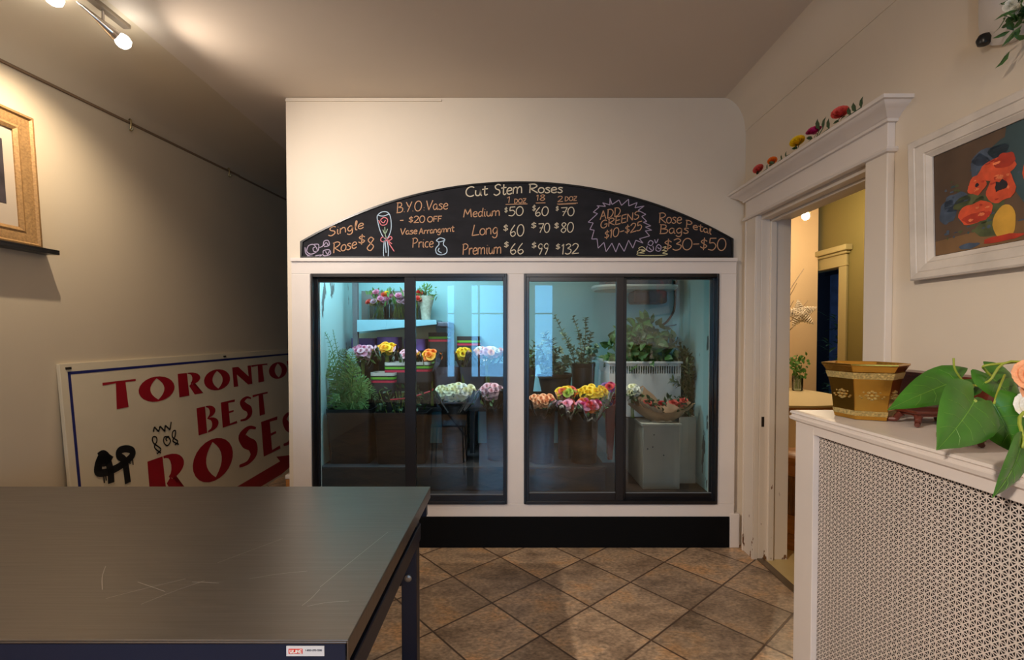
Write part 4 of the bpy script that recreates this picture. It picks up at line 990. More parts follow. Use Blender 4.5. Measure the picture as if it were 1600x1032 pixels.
# ------------------------------------------------------------------ roses
def petal(mb, M_, r_, h, w_, openness, curl):
    nu, nv = 4, 4; vs = []
    for j in range(nv+1):
        v = j/nv
        for i in range(nu+1):
            u = -1 + 2*i/nu
            ww = w_*(.35 + .65*math.sin(math.pi*min(.62, v*.62 + .03)))*(1 - .15*v**4*abs(u))
            ang = u*ww
            rr = r_*(.25 + .75*math.sin(v*1.35)) + openness*v*v*r_
            z = h*v*(1 - .12*u*u*v) - curl*h*max(0, v-.7)**1.5*2.2
            vs.append(M_ @ Vector((rr*math.cos(ang), rr*math.sin(ang), z)))
    mb.add(vs, [(j*(nu+1)+i, j*(nu+1)+i+1, (j+1)*(nu+1)+i+1, (j+1)*(nu+1)+i) for j in range(nv) for i in range(nu)])
ROSE = {}
def rose_mesh(m_, op=.5, seed=0):
    key = (m_.name, round(op, 2), seed)
    if key in ROSE: return ROSE[key]
    rr = random.Random(seed*13 + 5); mb = MB()
    for ring, (nn, r_, h, o_) in enumerate(((3, .22, .95, 0), (4, .42, .92, .05), (5, .62, .84, .2), (6, .82, .72, .5*op + .1), (6, .95, .58, .9*op + .1))):
        for k in range(nn):
            a = 2*math.pi*(k + rr.uniform(-.15, .15))/nn + ring*.7
            petal(mb, Matrix.Rotation(a, 4, 'Z'), r_, h, 1.25 if ring > 1 else 1.5, o_, .25*op + (.2 if ring > 2 else 0))
    i0 = len(mb.v); mb.lathe([(.02, -.12), (.25, -.05), (.32, .06), (.2, .12)], n=8)
    mb.xf(Matrix.Scale(.74, 4))
    me = bpy.data.meshes.new('bloom'); me.from_pydata(mb.v, [], mb.f); me.materials.append(m_)
    for p in me.polygons: p.use_smooth = True
    ROSE[key] = me; return me
def bloom(me, parent, pos, dirv, size, name='bloom', rnd_=random, label=None):
    o = bpy.data.objects.new(name, me); COL.objects.link(o); o.parent = parent
    q = Vector(dirv).to_track_quat('Z', 'Y')
    o.location = Vector(pos) - ORG[parent.name] - Vector(dirv).normalized()*size*.45; o.rotation_mode = 'QUATERNION'
    o.rotation_quaternion = q @ Euler((0, 0, rnd_.uniform(0, 6))).to_quaternion(); o.scale = (size, size, size)
    ORG[o.name] = ORG[parent.name]
    if label: o['label'] = label
    return o
def rc_(name, r_, g, b): return mat('petal_' + name, S(r_, g, b), .55, var=.14, scale=7)
PET = {k: rc_(k, *v) for k, v in dict(pink=(226,150,180), deep_pink=(214,60,120), pale_pink=(232,186,196), mauve=(196,160,172), yellow=(240,202,20), amber=(246,176,36), orange=(238,120,28), peach=(244,176,128),
     red=(196,24,34), coral=(226,96,84), cream=(238,236,196), white=(236,236,226), lime=(170,200,80), magenta=(200,40,110), purple=(110,60,140)).items()}

# roses along the door header
def header_rose(px, py, col, size, label, dirv, leaves=()):
    X = 1.374; p = PX(px, py, X); base = Vector((X, p.y, 2.234))
    root = thing('artificial_rose', label, 'flower', base, 'silk roses on the door header')
    bloom(rose_mesh(PET[col], .05, 3), root, base + Vector((0, 0, size*1.2)), dirv, size, rnd_=random.Random(int(px)))
    mb = MB(); rr = random.Random(int(px))
    for k in range(3): leafquad(mb, base + Vector((0, rr.uniform(-.02,.02), .012)), Vector((rr.uniform(-.6,.2), rr.choice((-1,1))*rr.uniform(.5,1), rr.uniform(.1,.5))), Vector((-1,0,.6)), .035, .018)
    for lx, ly, s_ in leaves:
        q_ = PX(lx, ly, X); leafquad(mb, Vector((X, q_.y, max(2.24, q_.z - s_/2))), Vector((-.1, rr.uniform(-.5,.5), 1)), Vector((-1,0,0)), s_, s_*.45)
        mb.tube([base + Vector((0,0,.006)), Vector((X, (base.y+q_.y)/2, 2.24)), Vector((X, q_.y, max(2.24, q_.z - s_/2) + .005))], .002, 5)
    mb.build('leaf_sprig', M_green3, root)
header_rose(1184, 268, 'coral', 0.038, 'salmon silk rose lying at the far end of door header', (-.7, -.5, .35), ((1199, 264, .03),))
header_rose(1206.5, 254, 'orange', 0.031, 'tiny orange silk rose second from far end of header', (-.6, -.7, .3), ((1222, 252, .03),))
header_rose(1245, 231, 'yellow', 0.044, 'yellow silk rose lying in the middle of door header', (-.7, -.6, .45), ((1228, 244, .03),))
header_rose(1271, 210, 'magenta', 0.042, 'magenta silk rose on the door header beside leaf sprigs', (-.5, -.4, .7), ((1281, 192, .06), (1286, 193, .05), (1296, 196, .05)))
header_rose(1312, 180, 'coral', 0.043, 'large coral silk rose nearest the camera on door header', (-.6, -.6, .4), ((1330, 175, .045), (1338, 170, .05), (1346, 168, .045)))

# ------------------------------------------------------------------ poppy painting on the right wall
po = thing('framed_painting', 'painting of orange poppies in a yellow vase in whitewashed wood frame', 'painting', (XR - .003, 1.711, 1.545), local=True, rot=(0, R(2.2), R(180)))
# local: face +x (turned to -X of the room), width along +y ... local y runs toward the camera
PW, PH, pb = .80, .492, .075
def wash():
    m = mat('whitewashed_wood', S(214, 206, 196), .55, var=.18, scale=8, stretch=(1, 1, 1), bump=.0)
    return m
M_wash = wash()
rect_frame([(0, 0), (0, .03), (.006, .034), (.024, .030), (.027, .026), (.030, .028), (.054, .022), (.057, .018), (.060, .020), (pb, .010), (pb, 0)], 0, PW, 0, PH).build('frame', M_wash, po, smooth=True, angle=25)
pm = [mat('paint_umber', S(92, 72, 56), .5, var=.35, scale=5), mat('paint_teal', S(54, 78, 84), .5, var=.35, scale=6), mat('paint_poppy', S(214, 84, 50), .5, var=.3, scale=24), mat('paint_poppy_dark', S(180, 56, 36), .5, var=.3, scale=26),
      mat('paint_black', S(38, 34, 40), .5), mat('paint_vase', S(206, 158, 60), .5, var=.25, scale=14), mat('paint_green', S(84, 92, 58), .5, var=.4, scale=30), mat('paint_blue', S(70, 84, 104), .5, var=.4, scale=24), mat('paint_ochre', S(122, 92, 60), .5, var=.3, scale=6), mat('paint_edge', S(28, 22, 18), .5)]
mb = MB(); cw, chh = PW - 2*pb, PH - 2*pb
fP = lambda u, v, d: Vector((d, pb + u, pb + v))
def blob(cx, cy, rx, ry, mi, d, seed, n=22, amp=.10):
    rr = random.Random(seed); ph = [rr.uniform(0, 6.28) for _ in range(4)]
    mb.mi = mi
    mb.flat([[(max(.001, min(cw-.001, cx + rx*(1 + amp*math.sin(3*a + ph[0]) + amp*.6*math.sin(5*a + ph[1]))*math.cos(a))), max(.001, min(chh-.001, cy + ry*(1 + amp*math.sin(4*a + ph[2]) + amp*.5*math.sin(7*a + ph[3]))*math.sin(a)))) for a in (2*math.pi*i/n for i in range(n))]], fP, d)
mb.mi = 9; mb.flat([[(-.004, -.004), (cw+.004, -.004), (cw+.004, chh+.004), (-.004, chh+.004)]], fP, .005)
mb.mi = 0; mb.flat([[(.002, .002), (cw-.002, .002), (cw-.002, chh-.002), (.002, chh-.002)]], fP, .0054)
mb.mi = 8; mb.flat([[(.002, .002), (cw-.002, .002), (cw-.002, .075), (.002, .05)]], fP, .0057)
mb.mi = 1; mb.flat([[(.30, .08), (cw-.002, .06), (cw-.002, chh-.002), (.24, chh-.002), (.22, .22)]], fP, .006)
for q in ((.19, .275, .055, .026, 7), (.24, .28, .05, .03, 1), (.16, .25, .03, .04, 7), (.08, .165, .045, .03, 7), (.05, .14, .03, .04, 7), (.12, .155, .05, .022, 6), (.18, .12, .05, .045, 6), (.19, .055, .05, .025, 6)):
    blob(*q, .0062, int(q[0]*1000))
blob(.231, .063, .033, .052, 5, .0066, 6, amp=.04); blob(.222, .018, .058, .010, 3, .0067, 7); blob(.12, .014, .034, .009, 7, .0066, 8)
blob(.21, .23, .055, .032, 2, .0068, 10); blob(.235, .245, .03, .022, 3, .0069, 17); blob(.15, .198, .029, .029, 2, .0069, 9)
blob(.222, .170, .041, .046, 2, .0071, 12); blob(.222, .175, .018, .016, 4, .0073, 13, amp=.25); blob(.142, .113, .055, .034, 2, .0071, 14); blob(.148, .098, .045, .016, 3, .0072, 15)
blob(.33, .19, .05, .05, 2, .0068, 18); blob(.36, .10, .04, .03, 6, .0066, 19)
rr = random.Random(44)
for (cx, cy, rx, ry) in ((.15, .198, .029, .029), (.21, .23, .055, .032), (.222, .170, .041, .046), (.142, .113, .055, .034)):
    for k in range(9):
        a = rr.uniform(0, 6.28); q_ = rr.uniform(.45, .85)
        blob(cx + rx*q_*math.cos(a), cy + ry*q_*math.sin(a), rx*rr.uniform(.08, .2), ry*rr.uniform(.06, .16), rr.choice((2, 3, 10)), .0076 + k*1e-5, 100 + k, 12, .25)
for k in range(60):
    blob(rr.uniform(.04, .30), rr.uniform(.05, .26), rr.uniform(.003, .010), rr.uniform(.002, .006), rr.choice((6, 7, 7, 1)), .0064, 200 + k, 8, .3)
blob(.222, .175, .017, .015, 4, .0079, 13, amp=.25); blob(.152, .198, .006, .006, 4, .0079, 16)
mb.build('canvas', pm + [mat('paint_poppy_light', S(236, 130, 84), .5, var=.3, scale=24)], po)

# white oval wall plaque with flower spray, top right
pq = thing('oval_plaque', 'white oval wall plaque with black foot and flower spray above the painting', 'wall decoration', (XR - .01, 1.33, 2.25))
ring = []
mb = MB()
pc1 = Vector((XR - .03, 1.30, 2.368))
rings = []
for r_, x in ((1.0, XR - .002), (1.0, XR - .018), (.94, XR - .026), (.6, XR - .034), (.02, XR - .036)):
    rings.append([Vector((x, pc1.y + .195*r_*abs(math.cos(R(a)))**.6*(1 if math.cos(R(a)) > 0 else -1), pc1.z + .165*r_*abs(math.sin(R(a)))**.6*(1 if math.sin(R(a)) > 0 else -1) )) for a in range(0, 360, 10)])
mb.loft(rings); mb.build('plate', mat('plaque_white', S(226, 222, 220), .4), pq, smooth=True, angle=50)
f_ = PX(1538, 62, XR - .03)
mb = MB().lathe([(.002, -.02), (.016, -.014), (.020, .0), (.014, .014), (.002, .018)], f_, 12); mb.build('foot', M_black, pq, smooth=True)
mb = MB(); rr = random.Random(21); c0 = PX(1604, 14, XR - .075)
for k in range(80):
    leafquad(mb, c0 + Vector((rr.uniform(-.02,.035), rr.gauss(0,.035), rr.gauss(0,.03))), rv(rr) + Vector((-.3, .3, -.1)), rv(rr), rr.uniform(.03,.055), rr.uniform(.010,.018))
mb.build('leaf_spray', M_green, pq)
for k in range(6): bloom(rose_mesh(PET['white'], .3, 1), pq, c0 + Vector((rr.uniform(-.04, -.01), rr.gauss(-.01, .03), rr.gauss(.01, .02))), Vector((-1, rr.uniform(-.6,.6), rr.uniform(-.4,.6))), .017, rnd_=rr)

# peach and cream blooms in the arrangement at the right edge
fa = thing('flower_vase', 'peach and cream roses in a vase cut by right edge', 'flower arrangement', (1.10, .98, rz1 + .001))
MB().lathe([(.03, 0), (.04, .01), (.035, .08), (.04, .12), (.03, .12), (0, .02)], (1.12, .98, rz1 + .002), 16).build('vase', M_vase, fa, smooth=True)
rr = random.Random(31)
for px, py, col, s_ in ((1618, 586, 'peach', .028), (1617, 634, 'white', .025), (1612, 694, 'cream', .019), (1632, 612, 'peach', .028)):
    bloom(rose_mesh(PET[col], .7, 2), fa, P(px, py, .91), Vector((-.4, -.8, .3)), s_, rnd_=rr)
mb = MB()
for px, py in ((1613, 588), (1612, 634), (1610, 694), (1628, 610)):
    mb.tube(smooth_path([(1.12, .98, rz1 + .03), (1.1, .96, rz1 + .13), P(px + 3, py, .925)], 5), .003, 6)
mb.build('stems', M_stem, fa)

# ------------------------------------------------------------------ cooler contents
M_slab = mat('cooler_slab', S(58, 60, 64), .45, var=.15, scale=6)
ex0, ex1 = P(510, 727, 3.2).x, P(946, 727, 3.2).x
pz = P(800, 729, 3.2).z
tag(MB().box(CX0 + .005, ex1, 3.2, CY - .01, CF, pz - .02).box(CX0 + .005, ex1, 3.185, CY - .01, pz - .02, pz).build('platform', M_slab, bevel=.003), 'low grey platform along the cooler floor carrying front buckets', 'platform')
rz_ = .80
rk = thing('rear_bench', 'dark bench along the cooler back holding rear buckets', 'bench', (-.3, 3.7, pz))
MB().box(CX0 + .02, .62, 3.54, 3.885, rz_ - .03, rz_).build('bench_top', M_bucket, rk, bevel=.003)
for x in (CX0 + .05, -.3, .57):
    for y in (3.57, 3.85): MB().box(x - .02, x + .02, y - .02, y + .02, pz, rz_ - .03).build('leg', M_bucket, rk)
# shelf with vases, upper left
sY = 3.6
sh = thing('wall_shelf', 'pale blue wooden wall shelf inside the cooler with vases on it', 'shelf', P(620, 505, 3.7))
sxa, sxb = P(558, 500, sY).x, P(682, 500, sY).x; szt = P(600, 500, sY).z
mb = MB(); za, zb_ = P(560, 519, sY).z, P(680, 507, sY).z
mb.prism([(sxa, za), (sxb, zb_), (sxb, szt), (sxa, szt)], lambda u, v, d: Vector((u, d, v)), sY, sY + .02)
mb.box(sxa, sxb, sY + .02, CY - .005, szt - .02, szt)
mb.build('shelf_board', mat('pale_blue_paint', S(140, 190, 204), .45, var=.08, scale=8), sh)
MB().box(sxb, sxb + .10, sY + .02, CY - .01, szt - .055, szt - .015).build('bracket', M_bucket2, sh, bevel=.01)
tag(MB().box(P(550, 440, sY).x, P(558, 440, sY).x - .001, sY, sY + .045, rz_, CZ - .001).build('shelf_post', mat('weathered_wood', S(88, 94, 98), .7, var=.3, scale=12), bevel=.004), 'weathered grey wooden post at the left end of the blue shelf', 'post')
tag(MB().prism([(P(558,520,3.84).x, P(0,522,3.84).z), (P(680,508,3.84).x, P(0,509,3.84).z), (P(690,560,3.84).x, P(0,560,3.84).z), (P(558,560,3.84).x, P(0,560,3.84).z)], lambda u, v, d: Vector((u, d, v)), 3.84, 3.85).build('backing_sheet', mat('beige_sheet', S(206, 204, 168), .7, var=.08)), 'beige paper sheet hung below the blue shelf', 'sheet')
tag(MB().box(P(562,0,3.86).x, P(662,0,3.86).x, 3.855, 3.87, szt + .002, P(0,455,3.86).z).build('grey_panel', mat('grey_card', S(120, 122, 118), .7, var=.15, scale=10)), 'grey card panel standing behind the shelf vases', 'panel')

def rrect(cx, cy, hw, hd, r_, z, n=5):
    out = []
    for (sx, sy_, a0) in ((1, 1, 0), (-1, 1, 90), (-1, -1, 180), (1, -1, 270)):
        for i in range(n+1):
            a = R(a0 + 90*i/n); out.append(Vector((cx + sx*(hw - r_) + r_*math.cos(a), cy + sy_*(hd - r_) + r_*math.sin(a), z)))
    return out
M_bandw = mat('band_white', S(206, 214, 210), .5); M_bandg = mat('band_green', S(110, 190, 60), .5); M_bandr = mat('band_red', S(206, 50, 84), .5); M_bandk = mat('band_dark', S(44, 46, 52), .5)
M_purple = mat('purple_card', S(88, 66, 148), .6, var=.1)
def box_bucket(px0, px1, py_top, Y, zb_, label, style, group='square flower buckets with card collars'):
    pT = P((px0+px1)/2, py_top, Y); w_ = P(px1, 0, Y).x - P(px0, 0, Y).x; hw = w_/2; hd = min(hw, .13) ; cy = Y + hd; zt_ = pT.z
    root = thing('square_bucket', label, 'bucket', (pT.x, cy, zb_), group)
    mb = MB(); k = .80
    H_ = zt_ - zb_
    mb.loft([rrect(pT.x, cy, hw*k, hd*k, .02, zb_), rrect(pT.x, cy, hw*.96, hd*.96, .025, zt_ - .05), rrect(pT.x, cy, hw*.92, hd*.92, .025, zt_ - .05), rrect(pT.x, cy, hw*.76, hd*.76, .02, zb_ + .02)], True, True)
    mb.build('body', M_bucket2 if style == 'grey' else M_bucket, root, smooth=True)
    def band(z0, z1, m_, nm):
        MB().loft([rrect(pT.x, cy, hw*.99, hd*.99, .03, z0), rrect(pT.x, cy, hw, hd, .03, z1), rrect(pT.x, cy, hw*.97, hd*.97, .03, z1), rrect(pT.x, cy, hw*.96, hd*.96, .03, z0)], False, False).build(nm, m_, root, smooth=True)
    if style == 'stripe' or style == 'stripe_dark':
        b0 = .10
        band(zt_ - .022, zt_, M_bandw if style == 'stripe' else M_bandk, 'top_band'); band(zt_ - .032, zt_ - .022, M_bandk, 'dark_band'); band(zt_ - .048, zt_ - .032, M_bandg, 'green_band')
        band(zt_ - .056, zt_ - .048, M_bandk, 'lower_band'); band(zt_ - .072, zt_ - .056, M_bandr, 'red_band')
        band(zt_ - .15, zt_ - .072, M_bandk, 'collar')
    elif style == 'purple':
        band(zt_ - .09, zt_, M_purple, 'collar')
    else: band(zt_ - .05, zt_, M_bucket2, 'rim')
    return root
def round_bucket(px, pyt, pyb_z, Y, rt, label, m_=None, taper=.86, group='round black flower buckets'):
    pT = P(px, pyt, Y - rt); zt_ = pT.z; c = (P(px, pyt, Y).x, Y)
    root = thing('round_bucket', label, 'bucket', (c[0], c[1], pyb_z), group)
    MB().lathe([(rt*taper, pyb_z), (rt*.98, zt_ - .01), (rt*.92, zt_ - .01), (rt*taper*.93, pyb_z + .02), (0, pyb_z + .02)], (c[0], c[1], 0), 28, True, False).build('body', m_ or M_bucket, root, smooth=True)
    MB().lathe([(rt*.97, zt_ - .03), (rt*1.02, zt_ - .022), (rt*1.03, zt_), (rt*.95, zt_), (rt*.93, zt_ - .02)], (c[0], c[1], 0), 28, False, False).build('rim', m_ or M_bucket, root, smooth=True)
    return root
def bunch(px0, px1, py0, py1, Y, zb_, cols, n, label, seed, size=None, wrap='film', group='rose bunches in the cooler', name='rose_bunch', depth=.09, sy=None):
    rr = random.Random(seed)
    n = int(n*1.6)
    c = P((px0+px1)/2, (py0+py1)/2, Y); hw = (P(px1,0,Y).x - P(px0,0,Y).x)/2; hh = (P(0,py0,Y).z - P(0,py1,Y).z)/2
    root = thing(name, label, 'flowers', (c.x, c.y, zb_), group)
    s_ = (size or min(.034, 1.3*math.sqrt(hw*hh/n)))*1.06
    placed = []
    for k in range(n):
        best = None
        for _ in range(25):
            a = rr.uniform(0, 6.283); r0 = math.sqrt(rr.uniform(0, 1))
            q_ = (r0*math.cos(a), r0*math.sin(a)); dm = min([((q_[0]-p[0])*hw)**2 + ((q_[1]-p[1])*hh)**2 for p in placed] or [9])
            if best is None or dm > best[0]: best = (dm, q_)
        q_ = best[1]; placed.append(q_)
        x, z = c.x + q_[0]*(hw - s_*.6), c.z + q_[1]*max(.002, hh - s_*.6)
        y = Y - depth*math.sqrt(max(0, 1 - q_[0]**2 - q_[1]**2)) + depth*.3
        d = Vector((q_[0]*.9, -1.0, .55 + q_[1]*.9))
        col = cols[k % len(cols)]
        bloom(rose_mesh(PET[col], rr.choice((.3, .5, .7)), rr.randint(0, 1)), root, (x, y, z), d, s_*rr.uniform(.9, 1.1), rnd_=rr, label=None if len(cols) == 1 else col.replace('_', ' ') + ' bloom')
    mb = MB()
    for k in range(26):
        a = rr.uniform(0, 6.283); p = Vector((c.x + hw*.85*math.cos(a)*rr.random()**.3, Y + rr.uniform(-.06, .05), c.z - hh*rr.uniform(.3, 1.05)))
        leafquad(mb, p, rv(rr) + Vector((0, -.3, -.1)), rv(rr), rr.uniform(.03,.055), rr.uniform(.015,.028))
    mb.build('foliage', M_green, root)
    mb = MB()
    sy = sy or Y + .02
    for k in range(6): mb.tube([(c.x + rr.uniform(-.4,.4)*hw, Y + rr.uniform(-.02,.03), c.z - hh*.4), (c.x + rr.uniform(-.2,.2)*hw, sy, c.z - hh*1.1), (c.x + rr.uniform(-.2,.2)*hw, sy, zb_ + .01)], .004, 5)
    mb.build('stems', M_stem, root)
    if wrap == 'film':
        mb = MB(); rings = []
        for f0, kz in ((.55, c.z - hh*1.9), (.9, c.z - hh*.9), (1.12, c.z + hh*.35)):
            rings.append([Vector((c.x + hw*f0*(1 + .06*math.sin(5*a + seed))*math.cos(a), Y + .0 + (depth + .02)*f0*math.sin(a), kz + .012*math.sin(7*a + seed))) for a in (2*math.pi*i/28 for i in range(28))])
        mb.loft(rings, False, False); mb.build('wrapping', M_film, root, smooth=True)
    return root

zB = rz_
yb = 3.68
# rear row, left
box_bucket(547, 585, 529, yb + .02, zB, 'purple-collared bucket behind pink blooms, at the far left', 'purple')
box_bucket(587, 622, 527, yb + .02, zB, 'purple-collared bucket directly behind the amber roses, under blue shelf', 'purple')
box_bucket(630, 664, 530, yb + .02, zB, 'purple-collared bucket behind the door stile of the left pair', 'purple')
box_bucket(668, 701, 520, yb + .04, zB, 'striped dark bucket to the right of the shelf bracket', 'stripe_dark')
box_bucket(713, 750, 526, yb + .04, zB, 'striped dark bucket directly behind the yellow bunch', 'stripe_dark')
for (a, b, t_, lab) in ((676, 716, 574, 'grey square bucket above the cream bouquet, left one'), (718, 760, 574, 'grey square bucket above the cream bouquet, right one'), (760, 792, 570, 'grey square bucket beside the white door mullion')):
    box_bucket(a, b, t_, 3.56, zB, lab, 'grey', 'plain grey buckets on the rear bench')
bunch(545, 586, 537, 563, yb - .1, zB, ['pink', 'pale_pink'], 14, 'bunch of pink roses in the back left of cooler', 41)
bunch(586, 622, 534, 555, yb - .1, zB, ['amber', 'amber', 'yellow'], 9, 'bunch of amber roses beside the pink bunch', 42)
bunch(622, 658, 544, 566, yb - .13, zB, ['pale_pink', 'pink'], 9, 'pale pink bunch half hidden by the left door stile', 43)
bunch(656, 690, 544, 568, yb - .13, zB, ['amber', 'orange'], 8, 'amber roses immediately right of the left door stile', 44)
bunch(710, 737, 542, 562, yb - .13, zB, ['yellow'], 8, 'small yellow rose bunch under the striped bucket', 45)
bunch(736, 790, 540, 560, yb - .13, zB, ['pale_pink', 'peach', 'white'], 12, 'pastel pink and peach bunch beside the door mullion', 46)
# striped boxes above the big bin
box_bucket(577, 617, 583, 3.40, .66, 'short striped bucket with white lid rim in front of others', 'stripe')
box_bucket(599, 640, 567, 3.46, .66, 'tall striped bucket behind the short striped one', 'stripe')
box_bucket(636, 673, 566, 3.48, .66, 'striped bucket right of the left door stile', 'stripe')
# big bins at left
def bin_(px0, px1, pyt, Y, label):
    pT = P((px0+px1)/2, pyt, Y); hw = (P(px1,0,Y).x - P(px0,0,Y).x)/2
    root = thing('plastic_bin', label, 'bin', (pT.x, Y + .14, pz), 'large black bins on the platform')
    MB().loft([rrect(pT.x, Y + .13, hw*.88, .11, .03, pz), rrect(pT.x, Y + .13, hw*.97, .125, .03, pT.z - .02), rrect(pT.x, Y + .13, hw*.93, .115, .03, pT.z - .02), rrect(pT.x, Y + .13, hw*.84, .10, .03, pz + .02)], True, True).build('body', M_bucket, root, smooth=True)
    MB().loft([rrect(pT.x, Y + .13, hw, .13, .035, pT.z - .035), rrect(pT.x, Y + .13, hw, .13, .035, pT.z), rrect(pT.x, Y + .13, hw*.94, .118, .03, pT.z), rrect(pT.x, Y + .13, hw*.94, .118, .03, pT.z - .035)], False, False).build('rim', M_bucket, root, smooth=True)
bin_(506, 580, 641, 3.24, 'large black bin at far left holding the fern')
bin_(581, 668, 646, 3.23, 'large black bin below the striped buckets')
tag(MB().tube(smooth_path([P(610, 625, 3.3), P(640, 622, 3.27), P(672, 612, 3.3)], 6), .006, 6).build('red_ribbon', mat('red_ribbon', S(190, 30, 50), .4), smooth=True), 'red ribbon draped over the bin rim below striped buckets', 'ribbon')
rr = random.Random(77)
mb = MB()
for i in range(110):
    p = P(rr.uniform(585, 668), rr.uniform(606, 645), rr.uniform(3.27, 3.36)); leafquad(mb, p, rv(rr) + Vector((0, -.2, .5)), rv(rr), rr.uniform(.03,.06), rr.uniform(.015,.03))
gr = thing('greens_bunch', 'dark green filler leaves spilling over the bin below striped buckets', 'greens', P(625, 645, 3.32))
mb.build('foliage', M_green3, gr)
mb = MB()
for i in range(8): mb.tube([P(rr.uniform(592, 660), 612, 3.32), (P(625, 0, 3.32).x + rr.uniform(-.1,.1), 3.34, pz + .05)], .003, 5)
mb.build('stems', M_stem, gr)

# feathery fern, left
def frond(mb, pts, wmax, n=26, droop=.1, seed=0):
    rr = random.Random(seed); path = smooth_path(pts, 8); m = len(path)
    mb.tube(path, [.0035*(1 - .8*i/m) + .0006 for i in range(m)], 4)
    for k in range(n):
        t_ = .12 + .88*k/n; i = min(int(t_*(m-1)), m-2); p = path[i]; d = (path[i+1] - path[i]).normalized()
        side = d.cross(Vector((0, -1, .15))).normalized()
        wl = wmax*math.sin(math.pi*min(1, .12 + .88*t_))**.8*(1 - .35*t_)
        for s_ in (-1, 1):
            dd = (side*s_ + d*.75 + Vector((0, rr.uniform(-.3,.3), -droop))).normalized()
            q_ = p
            for j in range(3):
                leafquad(mb, q_ + dd*wl*j*.3, dd + d*.5*rr.uniform(-.5, 1) + side*s_*.2, Vector((0,-1,.3)), wl*.5, wl*.16)
fern = thing('fern_bunch', 'feathery green fern fronds filling the bin at far left', 'plant', Vector((P(545, 650, 3.37).x, 3.37, pz + .03)))
mb = MB(); rr = random.Random(8); b0 = Vector((P(545, 650, 3.37).x, 3.37, P(0, 645, 3.37).z))
for i, (px, py) in enumerate(((503, 512), (520, 515), (508, 545), (535, 545), (552, 548), (530, 560), (560, 570), (510, 580), (545, 575), (570, 590), (578, 600), (592, 625), (585, 612), (505, 610), (520, 600), (560, 615), (575, 640), (512, 640), (540, 650), (558, 648), (500, 560), (548, 560), (535, 585), (525, 625))):
    e = P(px, py, 3.37 + rr.uniform(-.12, .06)); m_ = b0.lerp(e, .55) + Vector((0, -.02, .05 + rr.uniform(0, .05)))
    frond(mb, [b0 + Vector((rr.uniform(-.04,.04), rr.uniform(-.03,.03), -.05)), m_, e], .075 if i > 1 else .035, 24 if i > 1 else 16, .1, i)
mb.build('fronds', M_green2, fern)
mb = MB()
for i in range(7): mb.tube([b0 + Vector((rr.uniform(-.03,.03), rr.uniform(-.02,.02), .02)), Vector((b0.x + rr.uniform(-.03,.03), b0.y, pz + .04))], .004, 5)
mb.build('stems', M_stem, fern)

# cream bouquet, mauve bouquet
round_bucket(711, 629, pz, 3.34, .10, 'round black bucket holding the wide cream bouquet')
bunch(676, 746, 598, 628, 3.30, pz + .022, ['cream', 'white', 'cream'], 26, 'wide bouquet of pale cream roses in the left doors', 51, size=.0235, name='rose_bouquet')
round_bucket(775, 628, pz, 3.40, .075, 'round black bucket holding the dusty mauve roses')
bunch(747, 792, 598, 626, 3.37, pz + .022, ['mauve', 'pale_pink'], 12, 'dusty mauve rose bunch beside the cream bouquet', 52)
# right doors, rear pots
def potplant(px, pyt, Y, rt, label, plabel, tips, mat_, leaf, n_l, seed, group='green plants in the right cooler doors', zb_=None):
    zb_ = rz_ if zb_ is None else zb_
    round_bucket(px, pyt, zb_, Y, rt, label)
    rr = random.Random(seed); top = P(px, pyt, Y); b0 = Vector((top.x, Y, top.z - .04))
    root = thing('potted_greens', plabel, 'plant', (b0.x, Y, zb_ + .022), group)
    mb = MB(); ms = MB()
    for (tx, ty_) in tips:
        e = P(tx, ty_, Y + rr.uniform(-.08, .08)); m_ = b0.lerp(e, .5) + Vector((rr.uniform(-.03,.03), rr.uniform(-.03,.03), .02))
        path = smooth_path([b0 + Vector((rr.uniform(-.4,.4)*rt, rr.uniform(-.4,.4)*rt, -.08)), m_, e], 8)
        ms.tube(path, .0026, 5)
        for k in range(n_l):
            t_ = .15 + .85*k/n_l; i = min(int(t_*(len(path)-1)), len(path)-2)
            d = (path[i+1]-path[i]).normalized(); a = rr.uniform(0, 6.28); o_ = d.orthogonal().normalized(); o_.rotate(Matrix.Rotation(a, 3, d))
            leafquad(mb, path[i], o_ + d*.5, d + rv(rr)*.4, leaf*rr.uniform(.7, 1.2)*(1.1 - .5*t_), leaf*.55*(1.1 - .4*t_))
    mb.build('foliage', mat_, root); 
    ms.tube([b0 + Vector((0,0,-.05)), (b0.x, Y, zb_ + .03)], .012, 6)
    ms.build('stems', M_olive, root)
potplant(865, 586, 3.52, .135, 'wide round black bucket behind the peach roses', 'round-leaved greens in the wide rear bucket', [(840, 540), (850, 520), (862, 530), (875, 545), (885, 560), (848, 560), (870, 570), (858, 552), (838, 570), (892, 570), (855, 575), (880, 578), (845, 578)], M_euc, .07, 34, 61)
potplant(911, 569, 3.60, .092, 'narrow round black bucket beside the blue glow', 'tall spiky eucalyptus stems in the narrow rear bucket', [(866, 492), (895, 494), (915, 496), (905, 520), (925, 520), (933, 540), (890, 540), (878, 520), (918, 545), (900, 550), (930, 555)], M_euc, .048, 46, 62)
potplant(831, 575, 3.62, .07, 'small black bucket cut by the left edge of right doors', 'low leafy greens peeking past the white mullion', [(826, 545), (832, 555), (838, 552), (828, 562), (842, 563), (836, 535)], M_green, .06, 18, 63)
